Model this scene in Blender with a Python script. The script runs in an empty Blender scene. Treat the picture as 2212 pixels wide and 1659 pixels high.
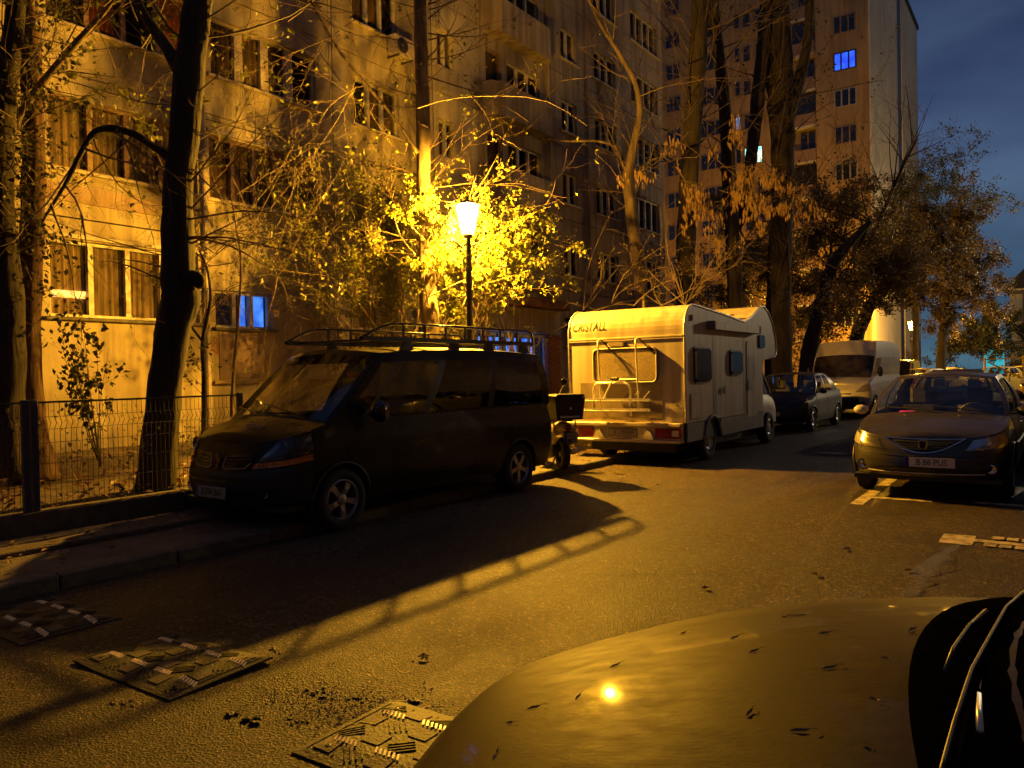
import bpy, bmesh, math, random
import numpy as np
from mathutils import Vector, Matrix
from mathutils.bvhtree import BVHTree
R = math.radians
SC = bpy.context.scene
COL = SC.collection
rnd = random.Random(7)

# ------------------------------------------------------------------ camera
H = 1.58; HEAD = R(35); FPX = 1680.0; ROLL = 0.02; PIT = math.atan(20.5/1680)
_f0 = Vector((-math.sin(HEAD), math.cos(HEAD), 0)); _r0 = Vector((math.cos(HEAD), math.sin(HEAD), 0)); _z = Vector((0, 0, 1))
CF = _f0*math.cos(PIT) - _z*math.sin(PIT); _u = _z*math.cos(PIT) + _f0*math.sin(PIT)
CR = _r0*math.cos(ROLL) - _u*math.sin(ROLL); CU = _u*math.cos(ROLL) + _r0*math.sin(ROLL)
CC = Vector((0, 0, H))
cam = bpy.data.cameras.new('camera'); camo = bpy.data.objects.new('camera', cam); COL.objects.link(camo)
camo.matrix_world = Matrix(((CR.x, CU.x, -CF.x, CC.x), (CR.y, CU.y, -CF.y, CC.y), (CR.z, CU.z, -CF.z, CC.z), (0, 0, 0, 1)))
cam.sensor_width = 36; cam.lens = 36*FPX/2212; cam.clip_start = .05; cam.clip_end = 1500
SC.camera = camo

def pt(px, py, d):            # the world point seen at a place of the photograph, d metres ahead
    return CC + (CF + CR*((px-1106)/FPX) - CU*((py-829.5)/FPX))*d
def ray(px, py):
    return (CF + CR*((px-1106)/FPX) - CU*((py-829.5)/FPX)).normalized()
def gp(px, py, z=0.0):
    d = ray(px, py); return CC + d*((z-H)/d.z)

# ------------------------------------------------------------------ sky and exposure
SC.view_settings.view_transform = 'Standard'; SC.view_settings.look = 'None'
SC.view_settings.exposure = 0; SC.view_settings.gamma = 1; SC.view_settings.use_curve_mapping = False
W = bpy.data.worlds.new('World'); SC.world = W; W.use_nodes = True
nt = W.node_tree; nt.nodes.clear()
def N(nt, t, **kw):
    n = nt.nodes.new(t)
    for k, v in kw.items(): setattr(n, k, v)
    return n
tc = N(nt, 'ShaderNodeTexCoord'); sep = N(nt, 'ShaderNodeSeparateXYZ'); nt.links.new(tc.outputs['Generated'], sep.inputs[0])
rampz = N(nt, 'ShaderNodeValToRGB'); nt.links.new(sep.outputs['Z'], rampz.inputs[0])
e = rampz.color_ramp.elements; e[0].position = 0.0; e[0].color = (.075, .175, .25, 1)
e[1].position = .62; e[1].color = (.028, .045, .105, 1)
m_ = rampz.color_ramp.elements.new(.22); m_.color = (.062, .110, .220, 1)
mp = N(nt, 'ShaderNodeMapping'); mp.inputs['Scale'].default_value = (1.0, 1.0, 3.2); nt.links.new(tc.outputs['Generated'], mp.inputs[0])
nz = N(nt, 'ShaderNodeTexNoise'); nz.inputs['Scale'].default_value = 2.6; nz.inputs['Detail'].default_value = 4; nz.inputs['Roughness'].default_value = .5
nt.links.new(mp.outputs[0], nz.inputs['Vector'])
rc = N(nt, 'ShaderNodeValToRGB'); nt.links.new(nz.outputs['Fac'], rc.inputs[0])
rc.color_ramp.elements[0].position = .35; rc.color_ramp.elements[0].color = (.55, .52, .60, 1)
rc.color_ramp.elements[1].position = .70; rc.color_ramp.elements[1].color = (1.35, 1.25, 1.1, 1)
mx = N(nt, 'ShaderNodeMix', data_type='RGBA', blend_type='MULTIPLY'); mx.inputs[0].default_value = 1
nt.links.new(rampz.outputs[0], mx.inputs[6]); nt.links.new(rc.outputs[0], mx.inputs[7])
bg = N(nt, 'ShaderNodeBackground'); bg.inputs[1].default_value = 1.0; nt.links.new(mx.outputs[2], bg.inputs[0])
wo = N(nt, 'ShaderNodeOutputWorld'); nt.links.new(bg.outputs[0], wo.inputs[0])

SODIUM = (1.0, .46, .028)
def point_lamp(parent, loc, watts, color, radius=.05):
    l = bpy.data.lights.new('bulb_light', 'POINT'); l.energy = watts; l.color = color; l.shadow_soft_size = radius
    o = bpy.data.objects.new('bulb_light', l); COL.objects.link(o); o.location = loc; o.parent = parent
    return o

# ------------------------------------------------------------------ materials
def newmat(name):
    m = bpy.data.materials.new(name); m.use_nodes = True
    nt = m.node_tree; return m, nt, nt.nodes['Principled BSDF']
def mat(name, col, rough=.6, metal=0.0, spec=.5, var=.15, scale=6.0, bump=0.0, bscale=40.0, coat=0.0, col2=None, lo=.35, hi=.65, stretch=(1, 1, 1), rvar=0.0, emit=None, es=1.0):
    m, nt, b = newmat(name)
    b.inputs['Roughness'].default_value = rough; b.inputs['Metallic'].default_value = metal
    b.inputs['Specular IOR Level'].default_value = spec; b.inputs['Coat Weight'].default_value = coat
    b.inputs['Coat Roughness'].default_value = .06
    c2 = col2 if col2 else tuple(max(0, c*(1-var)) for c in col)
    c1 = col if col2 else tuple(min(1, c*(1+var)) for c in col)
    tc = N(nt, 'ShaderNodeTexCoord'); mp = N(nt, 'ShaderNodeMapping'); mp.inputs['Scale'].default_value = stretch
    nt.links.new(tc.outputs['Object'], mp.inputs[0])
    nz = N(nt, 'ShaderNodeTexNoise'); nz.inputs['Scale'].default_value = scale; nz.inputs['Detail'].default_value = 5; nz.inputs['Roughness'].default_value = .62
    nt.links.new(mp.outputs[0], nz.inputs['Vector'])
    r = N(nt, 'ShaderNodeValToRGB'); nt.links.new(nz.outputs['Fac'], r.inputs[0])
    r.color_ramp.elements[0].position = lo; r.color_ramp.elements[0].color = (*c2, 1)
    r.color_ramp.elements[1].position = hi; r.color_ramp.elements[1].color = (*c1, 1)
    nt.links.new(r.outputs[0], b.inputs['Base Color'])
    if rvar:
        mr = N(nt, 'ShaderNodeMapRange'); nt.links.new(nz.outputs['Fac'], mr.inputs[0])
        mr.inputs[1].default_value = .3; mr.inputs[2].default_value = .7
        mr.inputs[3].default_value = rough-rvar; mr.inputs[4].default_value = min(1, rough+rvar)
        nt.links.new(mr.outputs[0], b.inputs['Roughness'])
    if bump:
        n2 = N(nt, 'ShaderNodeTexNoise'); n2.inputs['Scale'].default_value = bscale; n2.inputs['Detail'].default_value = 4
        nt.links.new(mp.outputs[0], n2.inputs['Vector'])
        bp = N(nt, 'ShaderNodeBump'); bp.inputs['Strength'].default_value = bump; bp.inputs['Distance'].default_value = .02
        nt.links.new(n2.outputs['Fac'], bp.inputs['Height']); nt.links.new(bp.outputs[0], b.inputs['Normal'])
    if emit:
        b.inputs['Emission Color'].default_value = (*emit, 1); b.inputs['Emission Strength'].default_value = es
    return m
def emitmat(name, col, s, col2=None, scale=8, stretch=(1, 1, 1)):
    m, nt, b = newmat(name); nt.nodes.remove(b)
    em = N(nt, 'ShaderNodeEmission'); em.inputs[1].default_value = s
    tc = N(nt, 'ShaderNodeTexCoord'); nz = N(nt, 'ShaderNodeTexNoise'); nz.inputs['Scale'].default_value = scale
    mp = N(nt, 'ShaderNodeMapping'); mp.inputs['Scale'].default_value = stretch
    nt.links.new(tc.outputs['Object'], mp.inputs[0]); nt.links.new(mp.outputs[0], nz.inputs['Vector'])
    r = N(nt, 'ShaderNodeValToRGB'); nt.links.new(nz.outputs['Fac'], r.inputs[0])
    r.color_ramp.elements[0].position = .4; r.color_ramp.elements[0].color = (*(col2 or tuple(c*.6 for c in col)), 1)
    r.color_ramp.elements[1].position = .62; r.color_ramp.elements[1].color = (*col, 1)
    nt.links.new(r.outputs[0], em.inputs[0]); nt.links.new(em.outputs[0], nt.nodes['Material Output'].inputs[0])
    return m
def glassmat(name, tint, rough=.03, gl=.16, dust=0.0, dustcol=(.25, .22, .18)):
    m, nt, b = newmat(name); nt.nodes.remove(b)
    tr = N(nt, 'ShaderNodeBsdfTransparent'); tr.inputs[0].default_value = (*tint, 1)
    g = N(nt, 'ShaderNodeBsdfGlossy'); g.inputs['Roughness'].default_value = rough; g.inputs[0].default_value = (.9, .9, .9, 1)
    lw = N(nt, 'ShaderNodeLayerWeight'); lw.inputs[0].default_value = .5
    mr = N(nt, 'ShaderNodeMapRange'); nt.links.new(lw.outputs['Fresnel'], mr.inputs[0]); mr.inputs[3].default_value = gl*.4; mr.inputs[4].default_value = min(1, gl*5)
    mx = N(nt, 'ShaderNodeMixShader'); nt.links.new(mr.outputs[0], mx.inputs[0]); nt.links.new(tr.outputs[0], mx.inputs[1]); nt.links.new(g.outputs[0], mx.inputs[2])
    out = mx
    if dust:
        d = N(nt, 'ShaderNodeBsdfDiffuse'); d.inputs[0].default_value = (*dustcol, 1)
        tc = N(nt, 'ShaderNodeTexCoord'); nz = N(nt, 'ShaderNodeTexNoise'); nz.inputs['Scale'].default_value = 5; nz.inputs['Detail'].default_value = 6
        nt.links.new(tc.outputs['Object'], nz.inputs['Vector'])
        r = N(nt, 'ShaderNodeMapRange'); nt.links.new(nz.outputs['Fac'], r.inputs[0]); r.inputs[1].default_value = .35; r.inputs[2].default_value = .75; r.inputs[4].default_value = dust
        m2 = N(nt, 'ShaderNodeMixShader'); nt.links.new(r.outputs[0], m2.inputs[0]); nt.links.new(mx.outputs[0], m2.inputs[1]); nt.links.new(d.outputs[0], m2.inputs[2]); out = m2
    nt.links.new(out.outputs[0], nt.nodes['Material Output'].inputs[0])
    return m
def leafmat(name, c1, c2, trans=.35, rough=.5):
    m, nt, b = newmat(name)
    oi = N(nt, 'ShaderNodeTexCoord'); nz = N(nt, 'ShaderNodeTexNoise'); nz.inputs['Scale'].default_value = 3.5; nz.inputs['Detail'].default_value = 6; nz.inputs['Roughness'].default_value = .8
    nt.links.new(oi.outputs['Object'], nz.inputs['Vector'])
    r = N(nt, 'ShaderNodeValToRGB'); nt.links.new(nz.outputs['Fac'], r.inputs[0])
    r.color_ramp.elements[0].position = .35; r.color_ramp.elements[0].color = (*c1, 1); r.color_ramp.elements[1].position = .65; r.color_ramp.elements[1].color = (*c2, 1)
    nt.links.new(r.outputs[0], b.inputs['Base Color']); b.inputs['Roughness'].default_value = rough; b.inputs['Specular IOR Level'].default_value = .4
    t = N(nt, 'ShaderNodeBsdfTranslucent'); nt.links.new(r.outputs[0], t.inputs[0])
    mx = N(nt, 'ShaderNodeMixShader'); mx.inputs[0].default_value = trans
    nt.links.new(b.outputs[0], mx.inputs[1]); nt.links.new(t.outputs[0], mx.inputs[2]); nt.links.new(mx.outputs[0], nt.nodes['Material Output'].inputs[0])
    return m

def wallmat(name, base, stain, dark=.5, sc=.55, bump=.35, rough=.9, spec=.2, st=(3.5, 3.5, .22), coat=0):
    m, nt, b = newmat(name)
    b.inputs['Roughness'].default_value = rough; b.inputs['Specular IOR Level'].default_value = spec; b.inputs['Coat Weight'].default_value = coat
    tc = N(nt, 'ShaderNodeTexCoord')
    a = N(nt, 'ShaderNodeTexNoise'); a.inputs['Scale'].default_value = sc; a.inputs['Detail'].default_value = 7; a.inputs['Roughness'].default_value = .65
    geo = N(nt, 'ShaderNodeNewGeometry')
    nt.links.new(geo.outputs['Position'], a.inputs['Vector'])
    r = N(nt, 'ShaderNodeValToRGB'); nt.links.new(a.outputs['Fac'], r.inputs[0])
    r.color_ramp.elements[0].position = .38; r.color_ramp.elements[0].color = (*stain, 1); r.color_ramp.elements[1].position = .6; r.color_ramp.elements[1].color = (*base, 1)
    mp = N(nt, 'ShaderNodeMapping'); mp.inputs['Scale'].default_value = st; nt.links.new(geo.outputs['Position'], mp.inputs[0])
    s = N(nt, 'ShaderNodeTexNoise'); s.inputs['Scale'].default_value = 1.0; s.inputs['Detail'].default_value = 5; nt.links.new(mp.outputs[0], s.inputs['Vector'])
    r2 = N(nt, 'ShaderNodeValToRGB'); nt.links.new(s.outputs['Fac'], r2.inputs[0])
    r2.color_ramp.elements[0].position = .36; r2.color_ramp.elements[0].color = (dark, dark*.96, dark*.9, 1); r2.color_ramp.elements[1].position = .55; r2.color_ramp.elements[1].color = (1, 1, 1, 1)
    mx = N(nt, 'ShaderNodeMix', data_type='RGBA', blend_type='MULTIPLY'); mx.inputs[0].default_value = .85
    nt.links.new(r.outputs[0], mx.inputs[6]); nt.links.new(r2.outputs[0], mx.inputs[7]); nt.links.new(mx.outputs[2], b.inputs['Base Color'])
    n2 = N(nt, 'ShaderNodeTexNoise'); n2.inputs['Scale'].default_value = 25; n2.inputs['Detail'].default_value = 5; nt.links.new(geo.outputs['Position'], n2.inputs['Vector'])
    bp = N(nt, 'ShaderNodeBump'); bp.inputs['Strength'].default_value = bump; bp.inputs['Distance'].default_value = .02
    nt.links.new(n2.outputs['Fac'], bp.inputs['Height']); nt.links.new(bp.outputs[0], b.inputs['Normal'])
    return m

def asphaltmat():
    m, nt, b = newmat('asphalt')
    geo = N(nt, 'ShaderNodeNewGeometry')
    def noise(s, d=5, ro=.6, st=(1, 1, 1)):
        mp = N(nt, 'ShaderNodeMapping'); mp.inputs['Scale'].default_value = st; nt.links.new(geo.outputs['Position'], mp.inputs[0])
        n = N(nt, 'ShaderNodeTexNoise'); n.inputs['Scale'].default_value = s; n.inputs['Detail'].default_value = d; n.inputs['Roughness'].default_value = ro
        nt.links.new(mp.outputs[0], n.inputs['Vector']); return n
    big = noise(.5, 7, .65, (1.5, .9, 1)); fine = noise(85, 4, .8); mid = noise(7, 5, .65, (1.5, .8, 1))
    r = N(nt, 'ShaderNodeValToRGB'); nt.links.new(big.outputs['Fac'], r.inputs[0])
    r.color_ramp.elements[0].position = .36; r.color_ramp.elements[0].color = (.024, .016, .012, 1)
    r.color_ramp.elements[1].position = .62; r.color_ramp.elements[1].color = (.070, .050, .034, 1)
    r2 = N(nt, 'ShaderNodeValToRGB'); nt.links.new(mid.outputs['Fac'], r2.inputs[0])
    r2.color_ramp.elements[0].position = .35; r2.color_ramp.elements[0].color = (.72, .72, .72, 1); r2.color_ramp.elements[1].position = .65; r2.color_ramp.elements[1].color = (1.15, 1.15, 1.15, 1)
    r3 = N(nt, 'ShaderNodeValToRGB'); nt.links.new(fine.outputs['Fac'], r3.inputs[0])
    r3.color_ramp.elements[0].position = .35; r3.color_ramp.elements[0].color = (.35, .35, .35, 1); r3.color_ramp.elements[1].position = .68; r3.color_ramp.elements[1].color = (2.0, 1.9, 1.8, 1)
    m1 = N(nt, 'ShaderNodeMix', data_type='RGBA', blend_type='MULTIPLY'); m1.inputs[0].default_value = 1
    m2 = N(nt, 'ShaderNodeMix', data_type='RGBA', blend_type='MULTIPLY'); m2.inputs[0].default_value = 1
    nt.links.new(r.outputs[0], m1.inputs[6]); nt.links.new(r2.outputs[0], m1.inputs[7]); nt.links.new(m1.outputs[2], m2.inputs[6]); nt.links.new(r3.outputs[0], m2.inputs[7])
    last = m2.outputs[2]
    for sc_, hi_, lo_ in ((85, 2.6, .45), (36, 1.7, .65)):
        vs_ = N(nt, 'ShaderNodeTexVoronoi'); vs_.inputs['Scale'].default_value = sc_; nt.links.new(geo.outputs['Position'], vs_.inputs['Vector'])
        sp = N(nt, 'ShaderNodeSeparateColor'); nt.links.new(vs_.outputs['Color'], sp.inputs[0])
        rs = N(nt, 'ShaderNodeValToRGB'); rs.color_ramp.interpolation = 'CONSTANT'; nt.links.new(sp.outputs[0], rs.inputs[0])
        rs.color_ramp.elements[0].position = 0; rs.color_ramp.elements[0].color = (lo_, lo_, lo_, 1)
        e1 = rs.color_ramp.elements[1]; e1.position = .35; e1.color = (.95, .95, .95, 1)
        e2 = rs.color_ramp.elements.new(.84); e2.color = (hi_, hi_*.96, hi_*.9, 1)
        mm = N(nt, 'ShaderNodeMix', data_type='RGBA', blend_type='MULTIPLY'); mm.inputs[0].default_value = 1
        nt.links.new(last, mm.inputs[6]); nt.links.new(rs.outputs[0], mm.inputs[7]); last = mm.outputs[2]
    nt.links.new(last, b.inputs['Base Color'])
    rr = N(nt, 'ShaderNodeMapRange'); nt.links.new(big.outputs['Fac'], rr.inputs[0]); rr.inputs[1].default_value = .35; rr.inputs[2].default_value = .65; rr.inputs[3].default_value = .42; rr.inputs[4].default_value = .72
    nt.links.new(rr.outputs[0], b.inputs['Roughness']); b.inputs['Specular IOR Level'].default_value = .36
    vo = N(nt, 'ShaderNodeTexVoronoi'); vo.inputs['Scale'].default_value = 85; nt.links.new(geo.outputs['Position'], vo.inputs['Vector'])
    ad = N(nt, 'ShaderNodeMath', operation='ADD'); nt.links.new(vo.outputs['Distance'], ad.inputs[0]); nt.links.new(fine.outputs['Fac'], ad.inputs[1])
    bp = N(nt, 'ShaderNodeBump'); bp.inputs['Strength'].default_value = 1.0; bp.inputs['Distance'].default_value = .010
    nt.links.new(ad.outputs[0], bp.inputs['Height']); nt.links.new(bp.outputs[0], b.inputs['Normal'])
    return m

M = {}
M['asphalt'] = asphaltmat()
M['asphalt_patch'] = mat('asphalt_patch', (.075, .062, .052), .6, var=.35, scale=30, bump=.8, bscale=110)
M['paving'] = mat('paving', (.12, .10, .078), .75, var=.3, scale=3, bump=.5, bscale=60)
M['kerb'] = mat('kerb', (.10, .088, .072), .85, var=.3, scale=9, bump=.5, bscale=50)
M['soil'] = mat('soil', (.10, .07, .045), .95, var=.5, scale=5, bump=.9, bscale=18)
M['plaster'] = wallmat('plaster', (.39, .335, .235), (.30, .25, .175), .62, .75)
M['plaster2'] = wallmat('plaster2', (.34, .25, .18), (.24, .17, .12), .6, 1.2)
M['panelwall'] = wallmat('panelwall', (.31, .25, .19), (.21, .165, .13), .55, .35)
M['tower_wall'] = wallmat('tower_wall', (.42, .275, .125), (.34, .22, .10), .7, .12, .1)
M['pale_wall'] = wallmat('pale_wall', (.64, .58, .42), (.54, .49, .36), .75, .15, .1)
M['trim'] = mat('trim', (.38, .32, .25), .6, var=.2, scale=5)
M['white_frame'] = mat('white_frame', (.42, .38, .31), .5, var=.2, scale=8)
M['brown_frame'] = mat('brown_frame', (.20, .12, .08), .6, var=.3, scale=8)
M['shade_brown'] = mat('shade_brown', (.26, .16, .095), .7, var=.35, scale=3, stretch=(6, 6, .4))
M['curtain'] = mat('curtain', (.32, .23, .14), .9, var=.5, scale=2.5, stretch=(9, 9, .25))
M['curtain_dark'] = mat('curtain_dark', (.15, .09, .06), .9, var=.6, scale=2.5, stretch=(9, 9, .25))
M['room'] = mat('room', (.02, .018, .017), .9, var=.4)
M['pane'] = glassmat('pane', (.80, .80, .80), .10, .0, .06)
M['dark_pane'] = mat('dark_pane', (.012, .014, .02), .08, spec=.6, var=.5, scale=1.5)
M['rust'] = mat('rust', (.20, .075, .035), .8, var=.5, scale=4, bump=.4)
M['brick'] = mat('brick', (.26, .085, .045), .85, var=.45, scale=5, bump=.5, bscale=50)
M['mortar'] = mat('mortar', (.22, .19, .16), .9, var=.2)
M['blue_glow'] = emitmat('blue_glow', (.08, .28, 1.0), 1.9, (.03, .12, .6), 3)
M['blue_glow2'] = emitmat('blue_glow2', (.03, .12, 1.0), 1.5, (.02, .05, .75), 1.2)
M['warm_glow'] = emitmat('warm_glow', (1.0, .50, .10), 4.5, (.9, .25, .02), 9, (1, 1, 1))
M['teal_glow'] = emitmat('teal_glow', (.06, .55, .62), .85, (.03, .40, .50), 1.5)
M['white_glow'] = emitmat('white_glow', (.85, .9, .55), 2.6, (.10, .55, .45), 5)
M['warm_dim'] = emitmat('warm_dim', (1.0, .55, .2), 1.2, (.8, .4, .12), 4)
M['pale_glow'] = emitmat('pale_glow', (.30, .38, .62), .8, (.12, .18, .35), 4)
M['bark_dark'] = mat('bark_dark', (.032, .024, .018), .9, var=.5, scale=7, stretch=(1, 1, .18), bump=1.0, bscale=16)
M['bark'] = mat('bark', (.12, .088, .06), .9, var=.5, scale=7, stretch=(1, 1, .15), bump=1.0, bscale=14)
M['bark_red'] = mat('bark_red', (.10, .055, .035), .9, var=.5, scale=7, stretch=(1, 1, .15), bump=1.0, bscale=14)
M['twig'] = mat('twig', (.135, .095, .062), .75, var=.4, scale=3)
M['twig_dark'] = mat('twig_dark', (.09, .06, .045), .8, var=.4, scale=3)
M['leaf_yellow'] = leafmat('leaf_yellow', (.085, .11, .018), (.27, .26, .045), .35)
M['leaf_green'] = leafmat('leaf_green', (.05, .065, .02), (.17, .15, .045))
M['leaf_brown'] = leafmat('leaf_brown', (.045, .035, .018), (.16, .11, .05), .25)
M['leaf_dark'] = leafmat('leaf_dark', (.02, .025, .01), (.07, .065, .03))
M['litter'] = leafmat('litter', (.12, .06, .03), (.34, .20, .09), .15)
M['seed'] = leafmat('seed', (.14, .09, .04), (.30, .19, .08), .3)
M['fence_paint'] = mat('fence_paint', (.035, .045, .06), .45, spec=.6, var=.3)
M['post_paint'] = mat('post_paint', (.03, .05, .12), .4, spec=.6, var=.3)
M['iron'] = mat('iron', (.045, .04, .036), .5, metal=.3, var=.3)
M['rubber'] = mat('rubber', (.022, .02, .019), .62, var=.4, scale=12, bump=.4, bscale=60)
M['rubber_pad'] = mat('rubber_pad', (.10, .078, .045), .65, var=.5, scale=6, bump=.3, bscale=70)
M['reflector'] = mat('reflector', (.75, .62, .45), .35, var=.3, scale=30)
M['tyre'] = mat('tyre', (.018, .017, .016), .85, var=.3, scale=12)
M['black_plastic'] = mat('black_plastic', (.018, .018, .018), .5, var=.3)
M['cowl_black'] = mat('cowl_black', (.003, .003, .003), .8, spec=.0, var=.3, scale=20)
M['black_gloss'] = mat('black_gloss', (.008, .008, .009), .15, var=.3, coat=.5)
M['chrome'] = mat('chrome', (.75, .73, .70), .18, metal=1.0, var=.1)
M['alu'] = mat('alu', (.75, .72, .66), .38, metal=.6, var=.15)
M['rim'] = mat('rim', (.42, .40, .38), .35, metal=.7, var=.15)
M['paint_van'] = mat('paint_van', (.012, .009, .009), .30, spec=.25, var=.3, scale=2, coat=.10, rvar=.08)
M['plastic_van'] = mat('plastic_van', (.028, .028, .026), .6, var=.3, scale=4)
M['paint_grey'] = mat('paint_grey', (.052, .046, .048), .36, metal=.3, var=.15, scale=3, coat=.3)
M['paint_dark'] = mat('paint_dark', (.022, .018, .017), .38, metal=.1, spec=.3, var=.2, coat=.15)
M['paint_white'] = mat('paint_white', (.36, .33, .29), .38, var=.12, scale=2, coat=.3, bump=.02, bscale=5)
M['paint_gold'] = mat('paint_gold', (.050, .029, .014), .58, metal=.0, spec=.08, var=.0, col2=(.026, .016, .009), lo=.3, hi=.7, scale=9, coat=.18, rvar=.06, bump=.05, bscale=55, stretch=(1, 2.8, 1))
M['paint_yellow'] = mat('paint_yellow', (.62, .44, .03), .3, var=.15, coat=.5, emit=(.6, .4, .03), es=0)
M['grp_white'] = wallmat('grp_white', (.50, .43, .32), (.40, .34, .25), .70, 1.1, .03, .34, .5, (6, 6, .5))
M['grp_dull'] = wallmat('grp_dull', (.56, .50, .40), (.47, .41, .32), .74, 1.1, .03, .5, .4, (6, 6, .5))
M['grp_shade_trim'] = mat('grp_shade_trim', (.20, .155, .11), .5, var=.2, scale=3)  # brown for the painted shade on the camper rear, also its stripes and stickers
M['mh_grey'] = mat('mh_grey', (.15, .14, .14), .6, var=.2)
M['glass'] = glassmat('glass', (.86, .87, .87), .02, .022, .02)
M['glass_tint'] = glassmat('glass_tint', (.05, .05, .05), .02, .016)
M['acrylic'] = mat('acrylic', (.27, .21, .12), .3, var=.3, scale=45, bump=.5, bscale=90, coat=.6)
M['acrylic_dark'] = mat('acrylic_dark', (.030, .022, .018), .16, spec=.25, var=.5, scale=3, coat=.05)
M['lens'] = glassmat('lens', (.75, .75, .78), .04, .035, .10, (.4, .36, .30))
M['reflector_dark'] = mat('reflector_dark', (.07, .06, .055), .35, metal=.0, var=.5, scale=14)
M['amber'] = mat('amber', (.65, .20, .03), .25, var=.3, scale=30, coat=.7)
M['red_lens'] = mat('red_lens', (.20, .010, .008), .2, var=.4, scale=18, coat=.8)
M['plate'] = mat('plate', (.72, .66, .58), .4, var=.08, scale=10)
M['plate_dirty'] = mat('plate_dirty', (.34, .31, .27), .5, var=.2, scale=10)
M['ink'] = mat('ink', (.02, .02, .025), .5, var=.2)
M['euro_blue'] = mat('euro_blue', (.02, .04, .25), .4, var=.2)
M['orange_seat'] = mat('orange_seat', (.26, .055, .025), .85, var=.3, scale=12)
M['seat'] = mat('seat', (.05, .045, .042), .9, var=.3, scale=12)
M['paint_line'] = mat('paint_line', (.36, .30, .20), .75, var=.4, scale=9, lo=.42, hi=.55)
M['vinyl'] = mat('vinyl', (.5, .46, .42), .5, var=.2)
M['sticker'] = mat('sticker', (.28, .25, .23), .5, var=.3, scale=15)
M['sack'] = mat('sack', (.04, .02, .025), .4, var=.5, scale=6, bump=.6, bscale=9)
M['roof_dark'] = mat('roof_dark', (.03, .03, .035), .8, var=.3)
M['debris'] = mat('debris', (.012, .011, .011), .5, var=.4, bump=.9, bscale=60)
M['graffiti'] = mat('graffiti', (.28, .06, .03), .8, var=.2)
M['wood'] = mat('wood', (.22, .13, .07), .9, var=.4, scale=14)

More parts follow.
